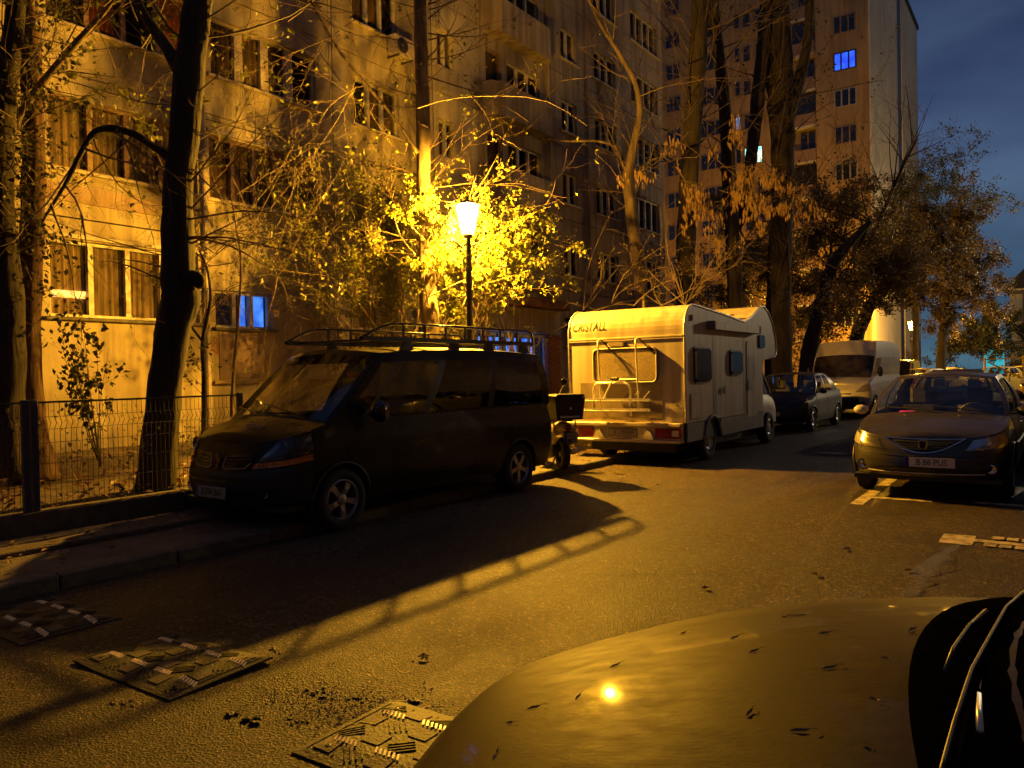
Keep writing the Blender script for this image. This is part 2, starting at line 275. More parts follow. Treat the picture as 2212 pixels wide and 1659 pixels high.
# ------------------------------------------------------------------ mesh builder
class MB:
    def __init__(s): s.v = []; s.f = []
    def add(s, vs, fs):
        o = len(s.v); s.v.extend([tuple(v) for v in vs]); s.f.extend([tuple(i+o for i in f) for f in fs]); return s
    def box(s, x0, x1, y0, y1, z0, z1, bev=0.0):
        if bev > 0:
            b = min(bev, (x1-x0)/2.01, (y1-y0)/2.01, (z1-z0)/2.01); vs = []; 
            def ring(z, i):
                return [(x0+b+i, y0+i, z), (x1-b-i, y0+i, z), (x1-i, y0+b+i, z), (x1-i, y1-b-i, z), (x1-b-i, y1-i, z), (x0+b+i, y1-i, z), (x0+i, y1-b-i, z), (x0+i, y0+b+i, z)]
            rings = [ring(z0, b), ring(z0+b, 0), ring(z1-b, 0), ring(z1, b)] if b*2 < min(x1-x0, y1-y0)/2 else [ring(z0, 0), ring(z1, 0)]
            fs = [tuple(range(7, -1, -1))]
            for k in range(len(rings)-1):
                for i in range(8): fs.append((k*8+i, k*8+(i+1) % 8, (k+1)*8+(i+1) % 8, (k+1)*8+i))
            o = (len(rings)-1)*8; fs.append(tuple(range(o, o+8)))
            return s.add([v for r in rings for v in r], fs)
        return s.add([(x0, y0, z0), (x1, y0, z0), (x1, y1, z0), (x0, y1, z0), (x0, y0, z1), (x1, y0, z1), (x1, y1, z1), (x0, y1, z1)],
                     [(3, 2, 1, 0), (4, 5, 6, 7), (0, 1, 5, 4), (1, 2, 6, 5), (2, 3, 7, 6), (3, 0, 4, 7)])
    def tube(s, pts, rad, n=6, cap=True):
        pts = [Vector(p) for p in pts]; k = len(pts)
        if not hasattr(rad, '__len__'): rad = [rad]*k
        up = Vector((0, 0, 1)); vs = []; prev = None
        for i, p in enumerate(pts):
            t = (pts[min(i+1, k-1)] - pts[max(i-1, 0)])
            if t.length < 1e-9: t = Vector((0, 0, 1))
            t.normalize()
            if prev is None:
                a = t.cross(up)
                if a.length < .05: a = t.cross(Vector((1, 0, 0)))
            else:
                a = prev - t*prev.dot(t)
                if a.length < 1e-6: a = t.cross(up)
            a.normalize(); prev = a; b = t.cross(a)
            for j in range(n):
                an = 2*math.pi*j/n; vs.append(p + (a*math.cos(an) + b*math.sin(an))*rad[i])
        fs = [(i*n+j, i*n+(j+1) % n, (i+1)*n+(j+1) % n, (i+1)*n+j) for i in range(k-1) for j in range(n)]
        if cap and n > 2: fs.append(tuple(range(n-1, -1, -1))); fs.append(tuple(range((k-1)*n, k*n)))
        return s.add(vs, fs)
    def lathe(s, prof, n=24, axis='z', c=(0, 0, 0)):      # prof: (r, h)
        vs = []
        for r, h in prof:
            for j in range(n):
                a = 2*math.pi*j/n; x, y = r*math.cos(a), r*math.sin(a)
                vs.append({'z': (x, y, h), 'y': (x, h, y), 'x': (h, x, y)}[axis])
        vs = [(x+c[0], y+c[1], z+c[2]) for x, y, z in vs]
        fs = []
        for i in range(len(prof)-1):
            for j in range(n):
                q = (i*n+j, i*n+(j+1) % n, (i+1)*n+(j+1) % n, (i+1)*n+j)
                fs.append(q if axis != 'y' else q[::-1])
        return s.add(vs, fs)
    def prism(s, poly, axis, a, b):       # poly in the two other axes; extruded along axis from a to b
        def P(u, v, w): return {'x': (w, u, v), 'y': (u, w, v), 'z': (u, v, w)}[axis]
        n = len(poly); vs = [P(u, v, a) for u, v in poly] + [P(u, v, b) for u, v in poly]
        fs = [tuple(range(n-1, -1, -1)), tuple(range(n, 2*n))] + [(i, (i+1) % n, n+(i+1) % n, n+i) for i in range(n)]
        return s.add(vs, fs)
    def grid(s, rows):
        nu = len(rows[0]); vs = [p for r in rows for p in r]
        return s.add(vs, [(i*nu+j, i*nu+j+1, (i+1)*nu+j+1, (i+1)*nu+j) for i in range(len(rows)-1) for j in range(nu-1)])
    def ball(s, c, r, n=10, m=6, sq=(1, 1, 1)):
        prof = [(max(1e-4, math.sin(math.pi*i/m))*r, -math.cos(math.pi*i/m)*r) for i in range(m+1)]
        t = MB().lathe(prof, n); return s.add([(v[0]*sq[0]+c[0], v[1]*sq[1]+c[1], v[2]*sq[2]+c[2]) for v in t.v], t.f)
    def xf(s, fn): s.v = [tuple(fn(Vector(v))) for v in s.v]; return s
    def mesh(s, name, m, smooth=False):
        me = bpy.data.meshes.new(name); me.from_pydata(s.v, [], s.f)
        if m is not None:
            me.materials.append(M[m] if isinstance(m, str) else m)
        if smooth:
            me.polygons.foreach_set('use_smooth', [True]*len(me.polygons))
        me.validate(); me.update(); return me
    def build(s, name, m, parent=None, smooth=False, loc=None, rz=None, auto=None, fixn=False):
        me = s.mesh(name, m, smooth)
        if fixn:
            bm = bmesh.new(); bm.from_mesh(me); bmesh.ops.recalc_face_normals(bm, faces=bm.faces); bm.to_mesh(me); bm.free()
        if auto and smooth: me.set_sharp_from_angle(angle=R(auto))
        return link(name, me, parent, loc, rz)
def link(name, me, parent=None, loc=None, rz=None):
    o = bpy.data.objects.new(name, me); COL.objects.link(o)
    if parent: o.parent = parent
    if loc is not None: o.location = loc
    if rz is not None: o.rotation_euler.z = rz
    return o
def tag(o, label=None, cat=None, group=None, kind=None):
    if label: o['label'] = label
    if cat: o['category'] = cat
    if group: o['group'] = group
    if kind: o['kind'] = kind
    return o
def thing(name, label, cat, loc=(0, 0, 0), rz=0, group=None):
    o = bpy.data.objects.new(name, None); o.empty_display_size = .2; COL.objects.link(o); o.location = loc; o.rotation_euler.z = rz
    return tag(o, label, cat, group)
def text(body, size, m, parent, loc, rot, name='lettering', ext=.001, align='CENTER', shear=0.0, sx=1.0, bold=0.0):
    c = bpy.data.curves.new('t', 'FONT'); c.body = body; c.size = size; c.extrude = ext; c.align_x = align; c.align_y = 'CENTER'; c.shear = shear; c.offset = bold
    o = bpy.data.objects.new('t', c); COL.objects.link(o); bpy.context.view_layer.update()
    me = bpy.data.meshes.new_from_object(o.evaluated_get(bpy.context.evaluated_depsgraph_get())); bpy.data.objects.remove(o); bpy.data.curves.remove(c)
    me.materials.clear(); me.materials.append(M[m]); me.name = name
    for v in me.vertices: v.co.x *= sx
    o = link(name, me, parent, loc); o.rotation_euler = rot
    return o
def arc(c, r, a0, a1, n, plane='xz', y=0):
    out = []
    for i in range(n+1):
        a = a0+(a1-a0)*i/n; u, v = c[0]+r*math.cos(a), c[1]+r*math.sin(a)
        out.append({'xz': (u, y, v), 'xy': (u, v, y), 'yz': (y, u, v)}[plane])
    return out
def lerp(a, b, t): return a+(b-a)*t
def interp(x, pts):
    if x <= pts[0][0]: return pts[0][1]
    for (a, b), (c, d) in zip(pts, pts[1:]):
        if x <= c: 
            t = (x-a)/(c-a); return b+(d-b)*t
    return pts[-1][1]
def sinterp(x, pts):          # smooth version
    h = .06; return (interp(x-h, pts)+2*interp(x, pts)+interp(x+h, pts))/4
LAMP1_W, LAMP2_W, LAMP3_W, LAMPW_W = 8300, 8000, 5500, 7500
# ------------------------------------------------------------------ ground, road, pavement
KX = -6.28           # kerb line of the paved bay
WX = -7.95           # low retaining wall
MB().add([(-400, -400, -.03), (400, -400, -.03), (400, 400, -.03), (-400, 400, -.03)], [(0, 1, 2, 3)]).build('ground', 'soil')['kind'] = 'structure'
MB().add([(-12, -40, 0), (60, -40, 0), (60, 260, 0), (-12, 260, 0)], [(0, 1, 2, 3)]).build('road', 'asphalt')['kind'] = 'structure'
pv = MB().box(WX, KX-.12, -12, 12.33, -.02, .10).build('pavement', 'paving'); tag(pv, kind='structure')
y = -11.9
ks = MB().box(-.06, .06, 0, .97, -.05, .115, .012).mesh('kerb_stone', 'kerb')
while y < 12.0:
    k = link('kerb_stone', ks, pv, (KX-.06+rnd.uniform(-.006, .006), y, rnd.uniform(-.008, .004)), rnd.uniform(-.006, .006)); y += .985
ks2 = MB().box(0, .8, -.06, .06, -.05, .112, .012).mesh('kerb_stone', 'kerb')
for i in range(2): link('kerb_stone', ks2, pv, (WX+.02+i*.815, 12.39, 0))
st = MB(); 
for i in range(12): st.box(WX+.0, -7.32+rnd.uniform(-.01, .01), -11+i*1.95, -11+i*1.95+1.93, .1, .15+rnd.uniform(-.004, .004), .01)
tag(st.build('pavement_step', 'paving'), kind='structure')
# garden bank behind the wall
gd = MB(); rows = []
for i in range(60):
    yy = -13+i*1.5; row = []
    for j in range(12):
        xx = lerp(-15.5, WX-.18, j/11); row.append((xx, yy, .30+.10*math.sin(xx*1.7+yy*.9)*math.cos(yy*.6-xx)*(.4 if j < 11 else 0)))
    rows.append(row)
tag(gd.grid(rows).build('garden_ground', 'soil', smooth=True), kind='structure')
wl = thing('retaining_wall', 'low concrete retaining wall running along the pavement under the mesh fence', 'wall', (WX, 0, 0))
bl = MB().box(-.18, 0, 0, 1.98, 0, .36, .015).mesh('concrete_block', 'kerb')
for i in range(30): link('concrete_block', bl, wl, (rnd.uniform(-.004, .004), -13+i*2.0, rnd.uniform(-.006, .006)))
# painted lines
ln = MB()
def quad(z, *ps): ln.add([(p[0], p[1], z) for p in ps], [tuple(range(len(ps)))])
quad(.004, (-.78, 10.28), (1.9, 10.28), (1.9, 10.40), (-.78, 10.40))
quad(.004, (-1.98, 9.6), (-1.84, 9.6), (-1.84, 15.2), (-1.98, 15.2))
quad(.004, (-1.84, 10.15), (-1.2, 10.15), (-1.2, 10.27), (-1.84, 10.27))
quad(.004, (-.88, 7.86), (-.62, 7.86), (-.62, 8.30), (-.88, 8.30)); quad(.008, (-.63, 8.02), (1.4, 8.02), (1.4, 8.14), (-.63, 8.14))
for k in range(14):
    w_ = rnd.uniform(.06, .1); x0 = -.50+k*.115
    quad(.012, (x0, 8.2), (x0+w_, 8.19), (x0+w_, 8.34), (x0+.01, 8.33)); quad(.012, (x0-.04, 7.84), (x0+w_-.04, 7.85), (x0+w_-.04, 7.97), (x0-.03, 7.98))
tag(ln.build('road_markings', 'paint_line'), kind='structure')
# small dashed yellow reflecting bits, leaf litter
def leafblob(mb, p, s, rz, tilt=.4, rn=rnd):
    a = Vector((math.cos(rz), math.sin(rz), rn.uniform(-tilt, tilt))); b = Vector((-math.sin(rz), math.cos(rz), rn.uniform(-tilt, tilt)))
    n = a.cross(b).normalized()*s*.25; p = Vector(p)
    mb.add([p-a*s, p-b*s*.45+n, p+a*s, p+b*s*.45+n], [(0, 1, 2), (0, 2, 3)])
lt = MB()
for i in range(5200):
    yy = rnd.uniform(-2, 45); xx = -8.05-abs(rnd.gauss(0, 1))*2.2
    if xx < -15: continue
    leafblob(lt, (xx, yy, .33+.08*math.sin(xx*1.7+yy*.9)*math.cos(yy*.6-xx)*.4+rnd.uniform(0, .1)), rnd.uniform(.03, .07), rnd.uniform(0, 6.3), .8)
tag(lt.build('leaf_litter', 'litter'), 'dry leaf litter lying over the garden bank behind the fence', 'leaf litter', kind='stuff')
lt = MB()
for i in range(520):
    yy = rnd.uniform(-1, 14); xx = -7.3+rnd.gauss(0, .10) if rnd.random() < .6 else rnd.uniform(-7.8, -6.3)
    leafblob(lt, (xx, yy, .125 if xx > -7.35 else .165), rnd.uniform(.02, .05), rnd.uniform(0, 6.3), .3)
for i in range(260): leafblob(lt, (rnd.uniform(-7.9, -5.6), rnd.uniform(12.6, 17), .02), rnd.uniform(.03, .06), rnd.uniform(0, 6.3), .4)
for i in range(900):
    leafblob(lt, (-6.15+abs(rnd.gauss(0, .5)) if rnd.random() < .35 else rnd.uniform(-6.2, 2.4), rnd.uniform(2.8, 12.5), .012), rnd.uniform(.007, .024), rnd.uniform(0, 6.3), .25)
tag(lt.build('leaf_scatter', 'litter'), 'small dry leaves and twigs strewn on the pavement and the road', 'leaf litter', kind='stuff')
# larger fallen leaves on the road
spots = [(1765, 1246, 'beside the dark crack in front of the golden hood'), (1963, 1236, 'furthest right of the big leaves on the asphalt'), (1040, 990, 'a'), (915, 1425, 'on the lit lane left of the golden hood'),
         (1525, 1274, 'just beyond the edge of the golden hood'), (1870-40, 1190, 'in the open road left of the painted symbol'), (1420, 1050, 'in the road below the camper'), (1300, 1150, 'near the tip of the roof rack shadow')]
for i, (px, py, w_) in enumerate(spots):
    if w_ == 'a': continue
    mb = MB(); p = gp(px, py)
    for a in (0, 1, 2): leafblob(mb, (0, 0, .010+a*.003), .042, a*1.1+i, .22)
    tag(mb.build('fallen_leaf', 'litter', loc=(p.x, p.y, .004)), 'pale dry curled leaf lying '+w_, 'leaf', 'big leaves lying on the road')
# rubber crumbs and the coarse worn patch
chunks = [(535, 1555, .11, 'chunk pile on the lit asphalt before the middle cushion'), (700, 1497, .08, 'pair of shiny black chunks nearest the lit lane'), (775, 1510, .06, 'small shiny chunk right of the pair of chunks'), (895, 1516, .07, 'flat oval lump just behind the near speed cushion'), (270, 1520, .06, 'brown crumpled lump in front of the middle speed cushion'), (640, 1560, .05, 'small chunk right of the chunk pile'), (595, 1408, .05, 'crumbs beside the raised right corner of the middle cushion')]
for i, (px, py, s_, w_) in enumerate(chunks):
    p = gp(px, py); root = None; s_ *= .62
    for k in range(1 if 'oval' in w_ else 9):
        mb = MB(); q = (rnd.uniform(-1, 1)*s_*2.0*(k > 0), rnd.uniform(-1, 1)*s_*1.1*(k > 0), s_*.10); r_ = s_*(.9 if 'oval' in w_ else rnd.uniform(.2, .42))
        mb.ball(q, r_, 7, 4, (1, .7, .35)); mb.v = [(v[0]+rnd.uniform(-.1, .1)*r_, v[1]+rnd.uniform(-.1, .1)*r_, max(0, v[2]+rnd.uniform(-.1, .1)*r_)) for v in mb.v]
        m_ = 'debris' if 'brown' not in w_ else 'litter'
        if root is None:
            root = tag(mb.build('rubber_scrap', m_, loc=(p.x, p.y, 0)), 'black rubber '+w_ if 'brown' not in w_ else 'dry leaf, '+w_, 'debris', 'broken bits lying on the road')
        else: mb.build('crumb', m_, root)
gr = MB()
c0 = gp(760, 1530)
for i in range(1300):
    a = rnd.gauss(0, .34); b = rnd.gauss(0, .15); r_ = rnd.uniform(.002, .0045)
    x_, y_ = c0.x+a*.9, c0.y+b+a*.12
    gr.add([(x_-r_, y_-r_, .0005), (x_+r_, y_-r_*.7, .0005), (x_+r_*.3, y_+r_, .0005), (x_, y_, .002+r_*.9)], [(0, 1, 3), (1, 2, 3), (2, 0, 3)])
tag(gr.build('loose_grit', M['kerb']), 'rough patch of loose grit on the asphalt beside the near speed cushion', 'grit', kind='stuff')

# ------------------------------------------------------------------ rubber speed cushions
def cushion(x0, y0, lab, lift=None, rz=0.0):
    t = thing('speed_cushion', lab, 'speed cushion', (x0, y0, 0), rz, 'rubber speed cushions set across the road')
    Lx, Ly = .96, .62
    def hz(x, y):
        e = min(x, Lx-x, y, Ly-y); h = .008+.020*min(1, max(0, e/.14))
        if lift: h += lift(x/Lx, y/Ly)
        return h
    rows = [[(x, y, hz(x, y)) for y in np.linspace(0, Ly, 15)] for x in np.linspace(0, Lx, 22)]
    mb = MB().grid(rows)
    n1 = 15; m1 = 22; o = len(mb.v); mb.add([(v[0], v[1], max(.001, (lift(v[0]/Lx, v[1]/Ly)-.004) if lift else .001)) for v in mb.v[:o]], [])
    rim_ = [i*n1 for i in range(m1)] + [(m1-1)*n1+j for j in range(1, n1)] + [i*n1+n1-1 for i in range(m1-2, -1, -1)] + [j for j in range(n1-2, 0, -1)]
    mb.f += [(rim_[i], rim_[(i+1) % len(rim_)], o+rim_[(i+1) % len(rim_)], o+rim_[i]) for i in range(len(rim_))]
    mb.build('base', 'rubber', t)
    def slab(mb, cx, cy, ax, ay, ang, h, z=.001):
        ca, sa = math.cos(ang), math.sin(ang); vs = []
        for zz in (z, z+h):
            for a, b in ((-1, -1), (1, -1), (1, 1), (-1, 1)):
                X_, Y_ = cx+a*ax*ca-b*ay*sa, cy+a*ax*sa+b*ay*ca; X_ = min(max(X_, .01), Lx-.01); Y_ = min(max(Y_, .01), Ly-.01)
                vs.append((X_, Y_, hz(X_, Y_)+zz-.004*(zz == z)))
        mb.add(vs, [(4, 5, 6, 7), (0, 1, 5, 4), (1, 2, 6, 5), (2, 3, 7, 6), (3, 0, 4, 7)])
    nx, ny = 6, 4; cx_, cy_ = (Lx-.08)/nx, (Ly-.08)/ny
    rib = MB()
    for i in range(nx):
        for j in range(ny):
            cx, cy = .04+cx_*(i+.5), .04+cy_*(j+.5)
            if (i+j) % 2 == 0:
                p = MB(); slab(p, cx, cy, cx_*.33, cy_*.33, .0, .003, .0015); p.build('raised_pad', 'rubber_pad', t)
            else:
                for k in (-1.5, -.5, .5, 1.5): slab(rib, cx+k*.024*.7, cy-k*.024*.7*(1 if j % 2 else -1), .0035, cy_*.42, .785*(1 if j % 2 else -1)*-1+math.pi/2*0, .0045)
    for i in range(nx+1): slab(rib, .04+cx_*i, Ly/2, .002, Ly/2-.05, 0, .003)
    slab(rib, Lx/2, Ly/2, Lx/2-.04, .003, 0, .004)
    rib.build('ribs', 'rubber', t)
    for u_, v_ in ((.12, .1), (.12, .52), (.5, .1), (.5, .52), (.86, .1), (.86, .52)):
        MB().lathe([(.012, 0), (.012, .004), (.006, .005), (.001, .002)], 8).build('bolt', 'iron', t, loc=(u_, v_, hz(u_, v_)+.001))
    for j_, yy in enumerate((.16, .46)):
        for i in range(4):
            b = MB()
            for k in range(6): slab(b, .10+i*.235+k*.024, yy+.006*math.sin(i), .0045, .024, .6, .004, .003)
            b.build('reflector_bars', 'reflector', t)
    return t
cushion(-4.56, 2.14, 'middle rubber speed cushion with curled up corners beyond the tip of the van shadow', lambda u, v: .024*max(0, u-.75)*4*v+.012*max(0, (.25-u))*4*(1-v), .0)
cushion(-6.10, 2.12, 'left rubber speed cushion cut by the left edge of the photo', None, -.01)
cushion(-2.66, 2.12, 'near rubber speed cushion half hidden by the golden car hood', None, .015)

# ------------------------------------------------------------------ mesh fence
def fence(x, y0, y1, lab, zb=.38, zt=1.40):
    t = thing('mesh_fence', lab, 'fence', (x, y0, 0), 0, 'mesh fence panels on the low wall')
    L_ = y1-y0
    zz = [(zb, 0), (zt-.26, 0), (zt-.20, .045), (zt-.14, 0), (zt, 0)]
    w = MB().tube([(dx, 0, z) for z, dx in zz], .0032, 4).mesh('wire', 'fence_paint')
    n = int(L_/.052)
    for i in range(n): link('wire', w, t, (rnd.uniform(-.002, .002), .03+i*.052, 0))
    for z in (zb+.03, zb+.23, zb+.43, zb+.63, zt-.26, zt-.14): MB().tube([(.006, 0, z), (.006, L_, z)], .003, 4).build('cross_wire', 'fence_paint', t)
    MB().box(-.012, .012, 0, L_, zt-.008, zt+.012).build('top_rail', 'fence_paint', t)
    for yy in (0, L_): 
        p = MB().box(-.03, .03, yy-.03, yy+.03, .05, zt+.03, .006).build('post', 'post_paint', t)
    return t
fence(WX-.06, .75, 3.38, 'kinked wire mesh fence panel at the left edge of the photo')
fence(WX-.06, 3.46, 5.75, 'kinked wire mesh fence panel in front of the big dark trunk')
fence(WX-.06, 8.9, 12.2, 'kinked wire mesh fence panel between the dark van and the camper')

# manhole cover, crack
mh_ = thing('manhole_cover', 'round iron manhole cover set in the road in the shadow right of the camper', 'manhole cover', (-3.4, 15.2, .002))
MB().lathe([(.33, 0), (.33, .008), (.30, .010), (.30, .004), (.001, .004)], 28).build('cover', 'iron', mh_)
cr = MB(); x_, y_ = -.95, 4.6
for i in range(60):
    nx_, ny_ = x_+rnd.uniform(-.05, .055), y_+rnd.uniform(.03, .10); w_ = rnd.uniform(.004, .010)
    cr.add([(x_-w_, y_, .0035), (x_+w_, y_, .0035), (nx_+w_, ny_, .0035), (nx_-w_, ny_, .0035)], [(0, 1, 2, 3)]); x_, y_ = nx_, ny_
x_, y_ = -5.2, 3.4
for i in range(70):
    nx_, ny_ = x_+rnd.uniform(.0, .09), y_+rnd.uniform(-.03, .10); w_ = rnd.uniform(.003, .008)
    cr.add([(x_-w_, y_, .0035), (x_+w_, y_-w_, .0035), (nx_+w_, ny_, .0035), (nx_-w_, ny_+w_, .0035)], [(0, 1, 2, 3)]); x_, y_ = nx_, ny_
tag(cr.build('road_cracks', 'rubber'), kind='structure')
# ------------------------------------------------------------------ street lamps
def street_lamp(loc, label, watts, top=4.35, color=SODIUM, glow=60.0, group=None, rad=.06):
    t = thing('street_lamp', label, 'street lamp', loc, 0, group)
    MB().lathe([(.16, 0), (.16, .06), (.10, .10), (.085, .5), (.095, .52), (.095, .60), (.075, .62), (.055, top-.75), (.065, top-.74), (.065, top-.70), (.05, top-.68), (.045, top-.15), (.09, top-.13), (.09, top-.08), (.001, top-.08)], 14).build('pole', 'iron', t, smooth=True, auto=40)
    MB().lathe([(.235, top+.455), (.26, top+.47), (.23, top+.50), (.12, top+.54), (.035, top+.57), (.02, top+.62), (.001, top+.63)], 16).build('lamp_cap', 'iron', t, smooth=True, auto=35)
    fr = MB()
    for k in range(6):
        a = k*math.pi/3+.3; fr.tube([(.11*math.cos(a), .11*math.sin(a), top-.09), (.24*math.cos(a), .24*math.sin(a), top+.45)], .004, 4)
    fr.build('lantern_frame', 'iron', t)
    MB().lathe([(.09, top-.07), (.225, top+.44)], 20).build('lantern_glass', lampglass(color, glow*.30), t, smooth=True)
    MB().ball((0, 0, top+.30), .055, 14, 8, (1, 1, 1.6)).build('bulb', lampbulb(color, glow), t, smooth=True)
    point_lamp(t, (0, 0, top+.13), watts, color, rad)
    return t
def lampbulb(color, s):
    return emitmat('lamp_bulb', (1, color[1]*1.5, color[2]*4), s, (1, color[1]*1.4, color[2]*3))
def lampglass(color, s):
    m, nt, b = newmat('lantern_glass'); nt.nodes.remove(b)
    tr = N(nt, 'ShaderNodeBsdfTransparent'); em = N(nt, 'ShaderNodeEmission'); em.inputs[0].default_value = (1, color[1]*1.2, color[2]*1.6, 1); em.inputs[1].default_value = s
    mx = N(nt, 'ShaderNodeAddShader'); nt.links.new(tr.outputs[0], mx.inputs[0]); nt.links.new(em.outputs[0], mx.inputs[1]); nt.links.new(mx.outputs[0], nt.nodes['Material Output'].inputs[0]); return m
LAMP1 = (-8.97, 11.48, .30)
street_lamp(LAMP1, 'lit lantern lamp post glowing among the yellow leaves in front of the apartment block', LAMP1_W, 3.98, group=None)
street_lamp((-7.9, 58.0, .05), 'small distant lit lantern lamp post in front of the tower, seen over the grey sedan', LAMP2_W, 4.05, glow=160, rad=.12)
street_lamp((-13.2, 45.0, .1), 'added lamp post, unseen behind the tree trunks beyond the camper, lighting the tower', LAMP3_W, 4.05, glow=40, rad=.12)  # unseen extra lamp, added to light the tower face
# added tall pale lamp, out of view on the right, lighting the tower
t = thing('added_lamp_post', 'added tall warm white lamp post, unseen on the right, lighting the tower', 'street lamp', (7, 56, 0))
MB().lathe([(.12, 0), (.07, 9), (.0, 9)], 10).build('pole', 'iron', t, smooth=True)
MB().tube([(0, 0, 8.9), (-.6, 0, 9.2), (-1.6, 0, 9.25)], .04, 6).build('arm', 'iron', t)
MB().box(-2.2, -1.5, -.14, .14, 9.2, 9.34, .04).build('lamp_head', 'iron', t)
MB().box(-2.15, -1.6, -.1, .1, 9.17, 9.195).build('lamp_lens', emitmat('lamp_lens_white', (1, .85, .6), 30), t)
point_lamp(t, (-1.9, 0, 9.08), LAMPW_W, (1, .76, .42), .15)

# ------------------------------------------------------------------ apartment block on the left
FX = -15.3
ab = thing('apartment_block', 'long stained concrete apartment block with glazed balconies behind the fence and the street lamp', 'building', (FX, 0, 0))
bays = [(-16, -8), (-8, 0), (0, 3.35), (3.35, 6.7), (6.7, 10.2), (10.2, 13.9), (13.9, 17.3), (17.3, 20.4), (20.4, 24.4), (24.4, 27.4), (27.4, 30.9), (30.9, 34.7)]
def zband(k): return (.1, 4.71) if k == 0 else (4.74+2.75*(k-1), 4.71+2.75*k)
def wins(bi, k):
    s = 2.87+2.75*k
    y0, y1 = bays[bi]
    if bi == 4:
        return [(6.95, 10.02, 2.84, 4.30, 4, 'white_frame', 'strip' if k == 0 else 'cur')] if k == 0 else [(7.0, 10.05, s+.03, s+1.42, 4, 'brown_frame', 'cur' if k == 1 else 'red' if k == 2 else 'curd')]
    if bi == 5:
        if k == 0: return [(10.42, 11.95, 2.76, 3.60, 3, 'white_frame', 'blue')]
        if k == 1: return [(10.35, 13.4, 5.62, 7.04, 5, 'brown_frame', 'brown')]
        return [(10.45, 13.45, s, s+1.32, 4, 'wide', 'curd')]
    if bi == 6: return [(14.76, 16.5, s, s+(.95 if k == 0 else 1.28), 2 if k == 0 else 3, 'white_frame', 'curd' if k else 'cur')]
    if bi == 7: return [(18.24, 19.05, s-.06, s+1.05, 2, 'white_frame', 'curd')] if k else []
    if bi == 8: return [(20.7, 21.6, s-.9, s+1.3, 1, 'brown_frame', 'curd'), (21.9, 24.0, s-.02, s+1.2, 3, 'white_frame', 'curd')] if k else [(22.6, 24.0, s, s+1, 2, 'white_frame', 'curd')]
    if bi == 9: return [(25.5, 26.65, s-.28, s+.92, 2, 'white_frame', 'curd')]
    if bi == 10: return [(28.12, 30.0, s-.28, s+.92, 3, 'white_frame', 'curd')]
    if bi == 11: return [(31.5, 34.3, s-.3, s+1.1, 4, 'white_frame', 'curd')]
    if bi in (2, 3): return [(y0+.5, y1-.5, s, s+1.35, 3, 'white_frame', 'cur')]
    return [(y0+1.5, y0+3.2, s, s+1.3, 2, 'white_frame', 'curd')]
CUR = {'cur': 'curtain', 'curd': 'curtain_dark', 'red': 'orange_seat', 'brown': 'shade_brown'}
def window(parent, y0, y1, z0, z1, n, fm, kind, x=0.0, ax='y'):
    fw = .06; post = .10 if fm != 'wide' else .22; fmm = 'trim' if fm == 'wide' else fm
    fr = MB(); g = .005
    fr.box(x-.20, x-.10, y0+g, y0+fw, z0+g, z1-g); fr.box(x-.20, x-.10, y1-fw, y1-g, z0+g, z1-g)
    fr.box(x-.20, x-.10, y0+fw, y1-fw, z0+g, z0+fw); fr.box(x-.20, x-.10, y0+fw, y1-fw, z1-fw, z1-g)
    w = (y1-y0-2*fw)/n
    for i in range(1, n): fr.box(x-.195, x-.08, y0+fw+w*i-post/2, y0+fw+w*i+post/2, z0+fw, z1-fw)
    f = fr.build('window', fmm, parent)
    for i in range(n):
        a = y0+fw+w*i+(post/2 if i else 0); b = y0+fw+w*(i+1)-(post/2 if i < n-1 else 0)
        MB().box(x-.165, x-.155, a, b, z0+fw, z1-fw).build('pane', 'pane', f)
        if kind == 'strip' and i == 0:
            MB().box(x-.20, x-.18, a+.01, b-.01, 3.22, 3.36).build('tube_light', 'warm_glow', f)
        if kind == 'blue':
            if i == 1: MB().box(x-.24, x-.22, b-.17, b-.02, z0+fw, z1-fw).build('lit_curtain', 'blue_glow', f)
            if i == 2: MB().box(x-.24, x-.22, a+.03, b-.03, z0+fw, z1-fw).build('lit_curtain', 'blue_glow', f)
            continue
        if (kind in CUR or kind == 'strip') and rnd.random() < (.97 if kind in ('cur', 'brown', 'red', 'strip') else .6):
            amp = .02; rows = []
            for j in range(17):
                yy = lerp(a, b, j/16); xx = x-.235+amp*math.sin(j*1.9+i)
                rows.append([(xx, yy, z0+fw), (xx, yy, z1-fw)])
            MB().grid(rows).build('curtain' if kind != 'brown' else 'blind', CUR.get(kind, 'curtain'), f)
    return f
for bi, (y0, y1) in enumerate(bays):
    for k in range(8 if bi > 1 else 4):
        z0, z1 = zband(k); ws = wins(bi, k); p = MB(); yy = y0+.014
        for w in ws:
            p.box(-.28, 0, yy, w[0], z0, z1); p.box(-.28, 0, w[0], w[1], z0, w[2]); p.box(-.28, 0, w[0], w[1], w[3], z1); yy = w[1]
        p.box(-.28, 0, yy, y1-.014, z0, z1)
        p.build('wall_panel', 'plaster' if bi < 8 else 'panelwall', ab)
        for w in ws:
            window(ab, *w)
            if w[1]-w[0] > .95: MB().box(0.002, .10, w[0]-.12, w[1]+.12, w[2]-.07, w[2]-.005, .008).build('window_sill', 'trim' if k else 'kerb', ab)
MB().box(-.9, -.75, -16, 34.6, .1, 24).build('inner_wall', 'room', ab)
fl = MB()
for k in range(9): fl.box(-.74, -.285, -16, 34.6, 1.95+2.75*k-.12, 1.95+2.75*k+.04)
fl.build('floor_slabs', 'room', ab)
MB().box(-12, .12, -16.2, 34.8, 24.0, 24.5).build('roof_slab', 'roof_dark', ab)
MB().box(-12, -.02, 34.71, 34.9, .1, 24).build('end_wall', 'panelwall', ab)
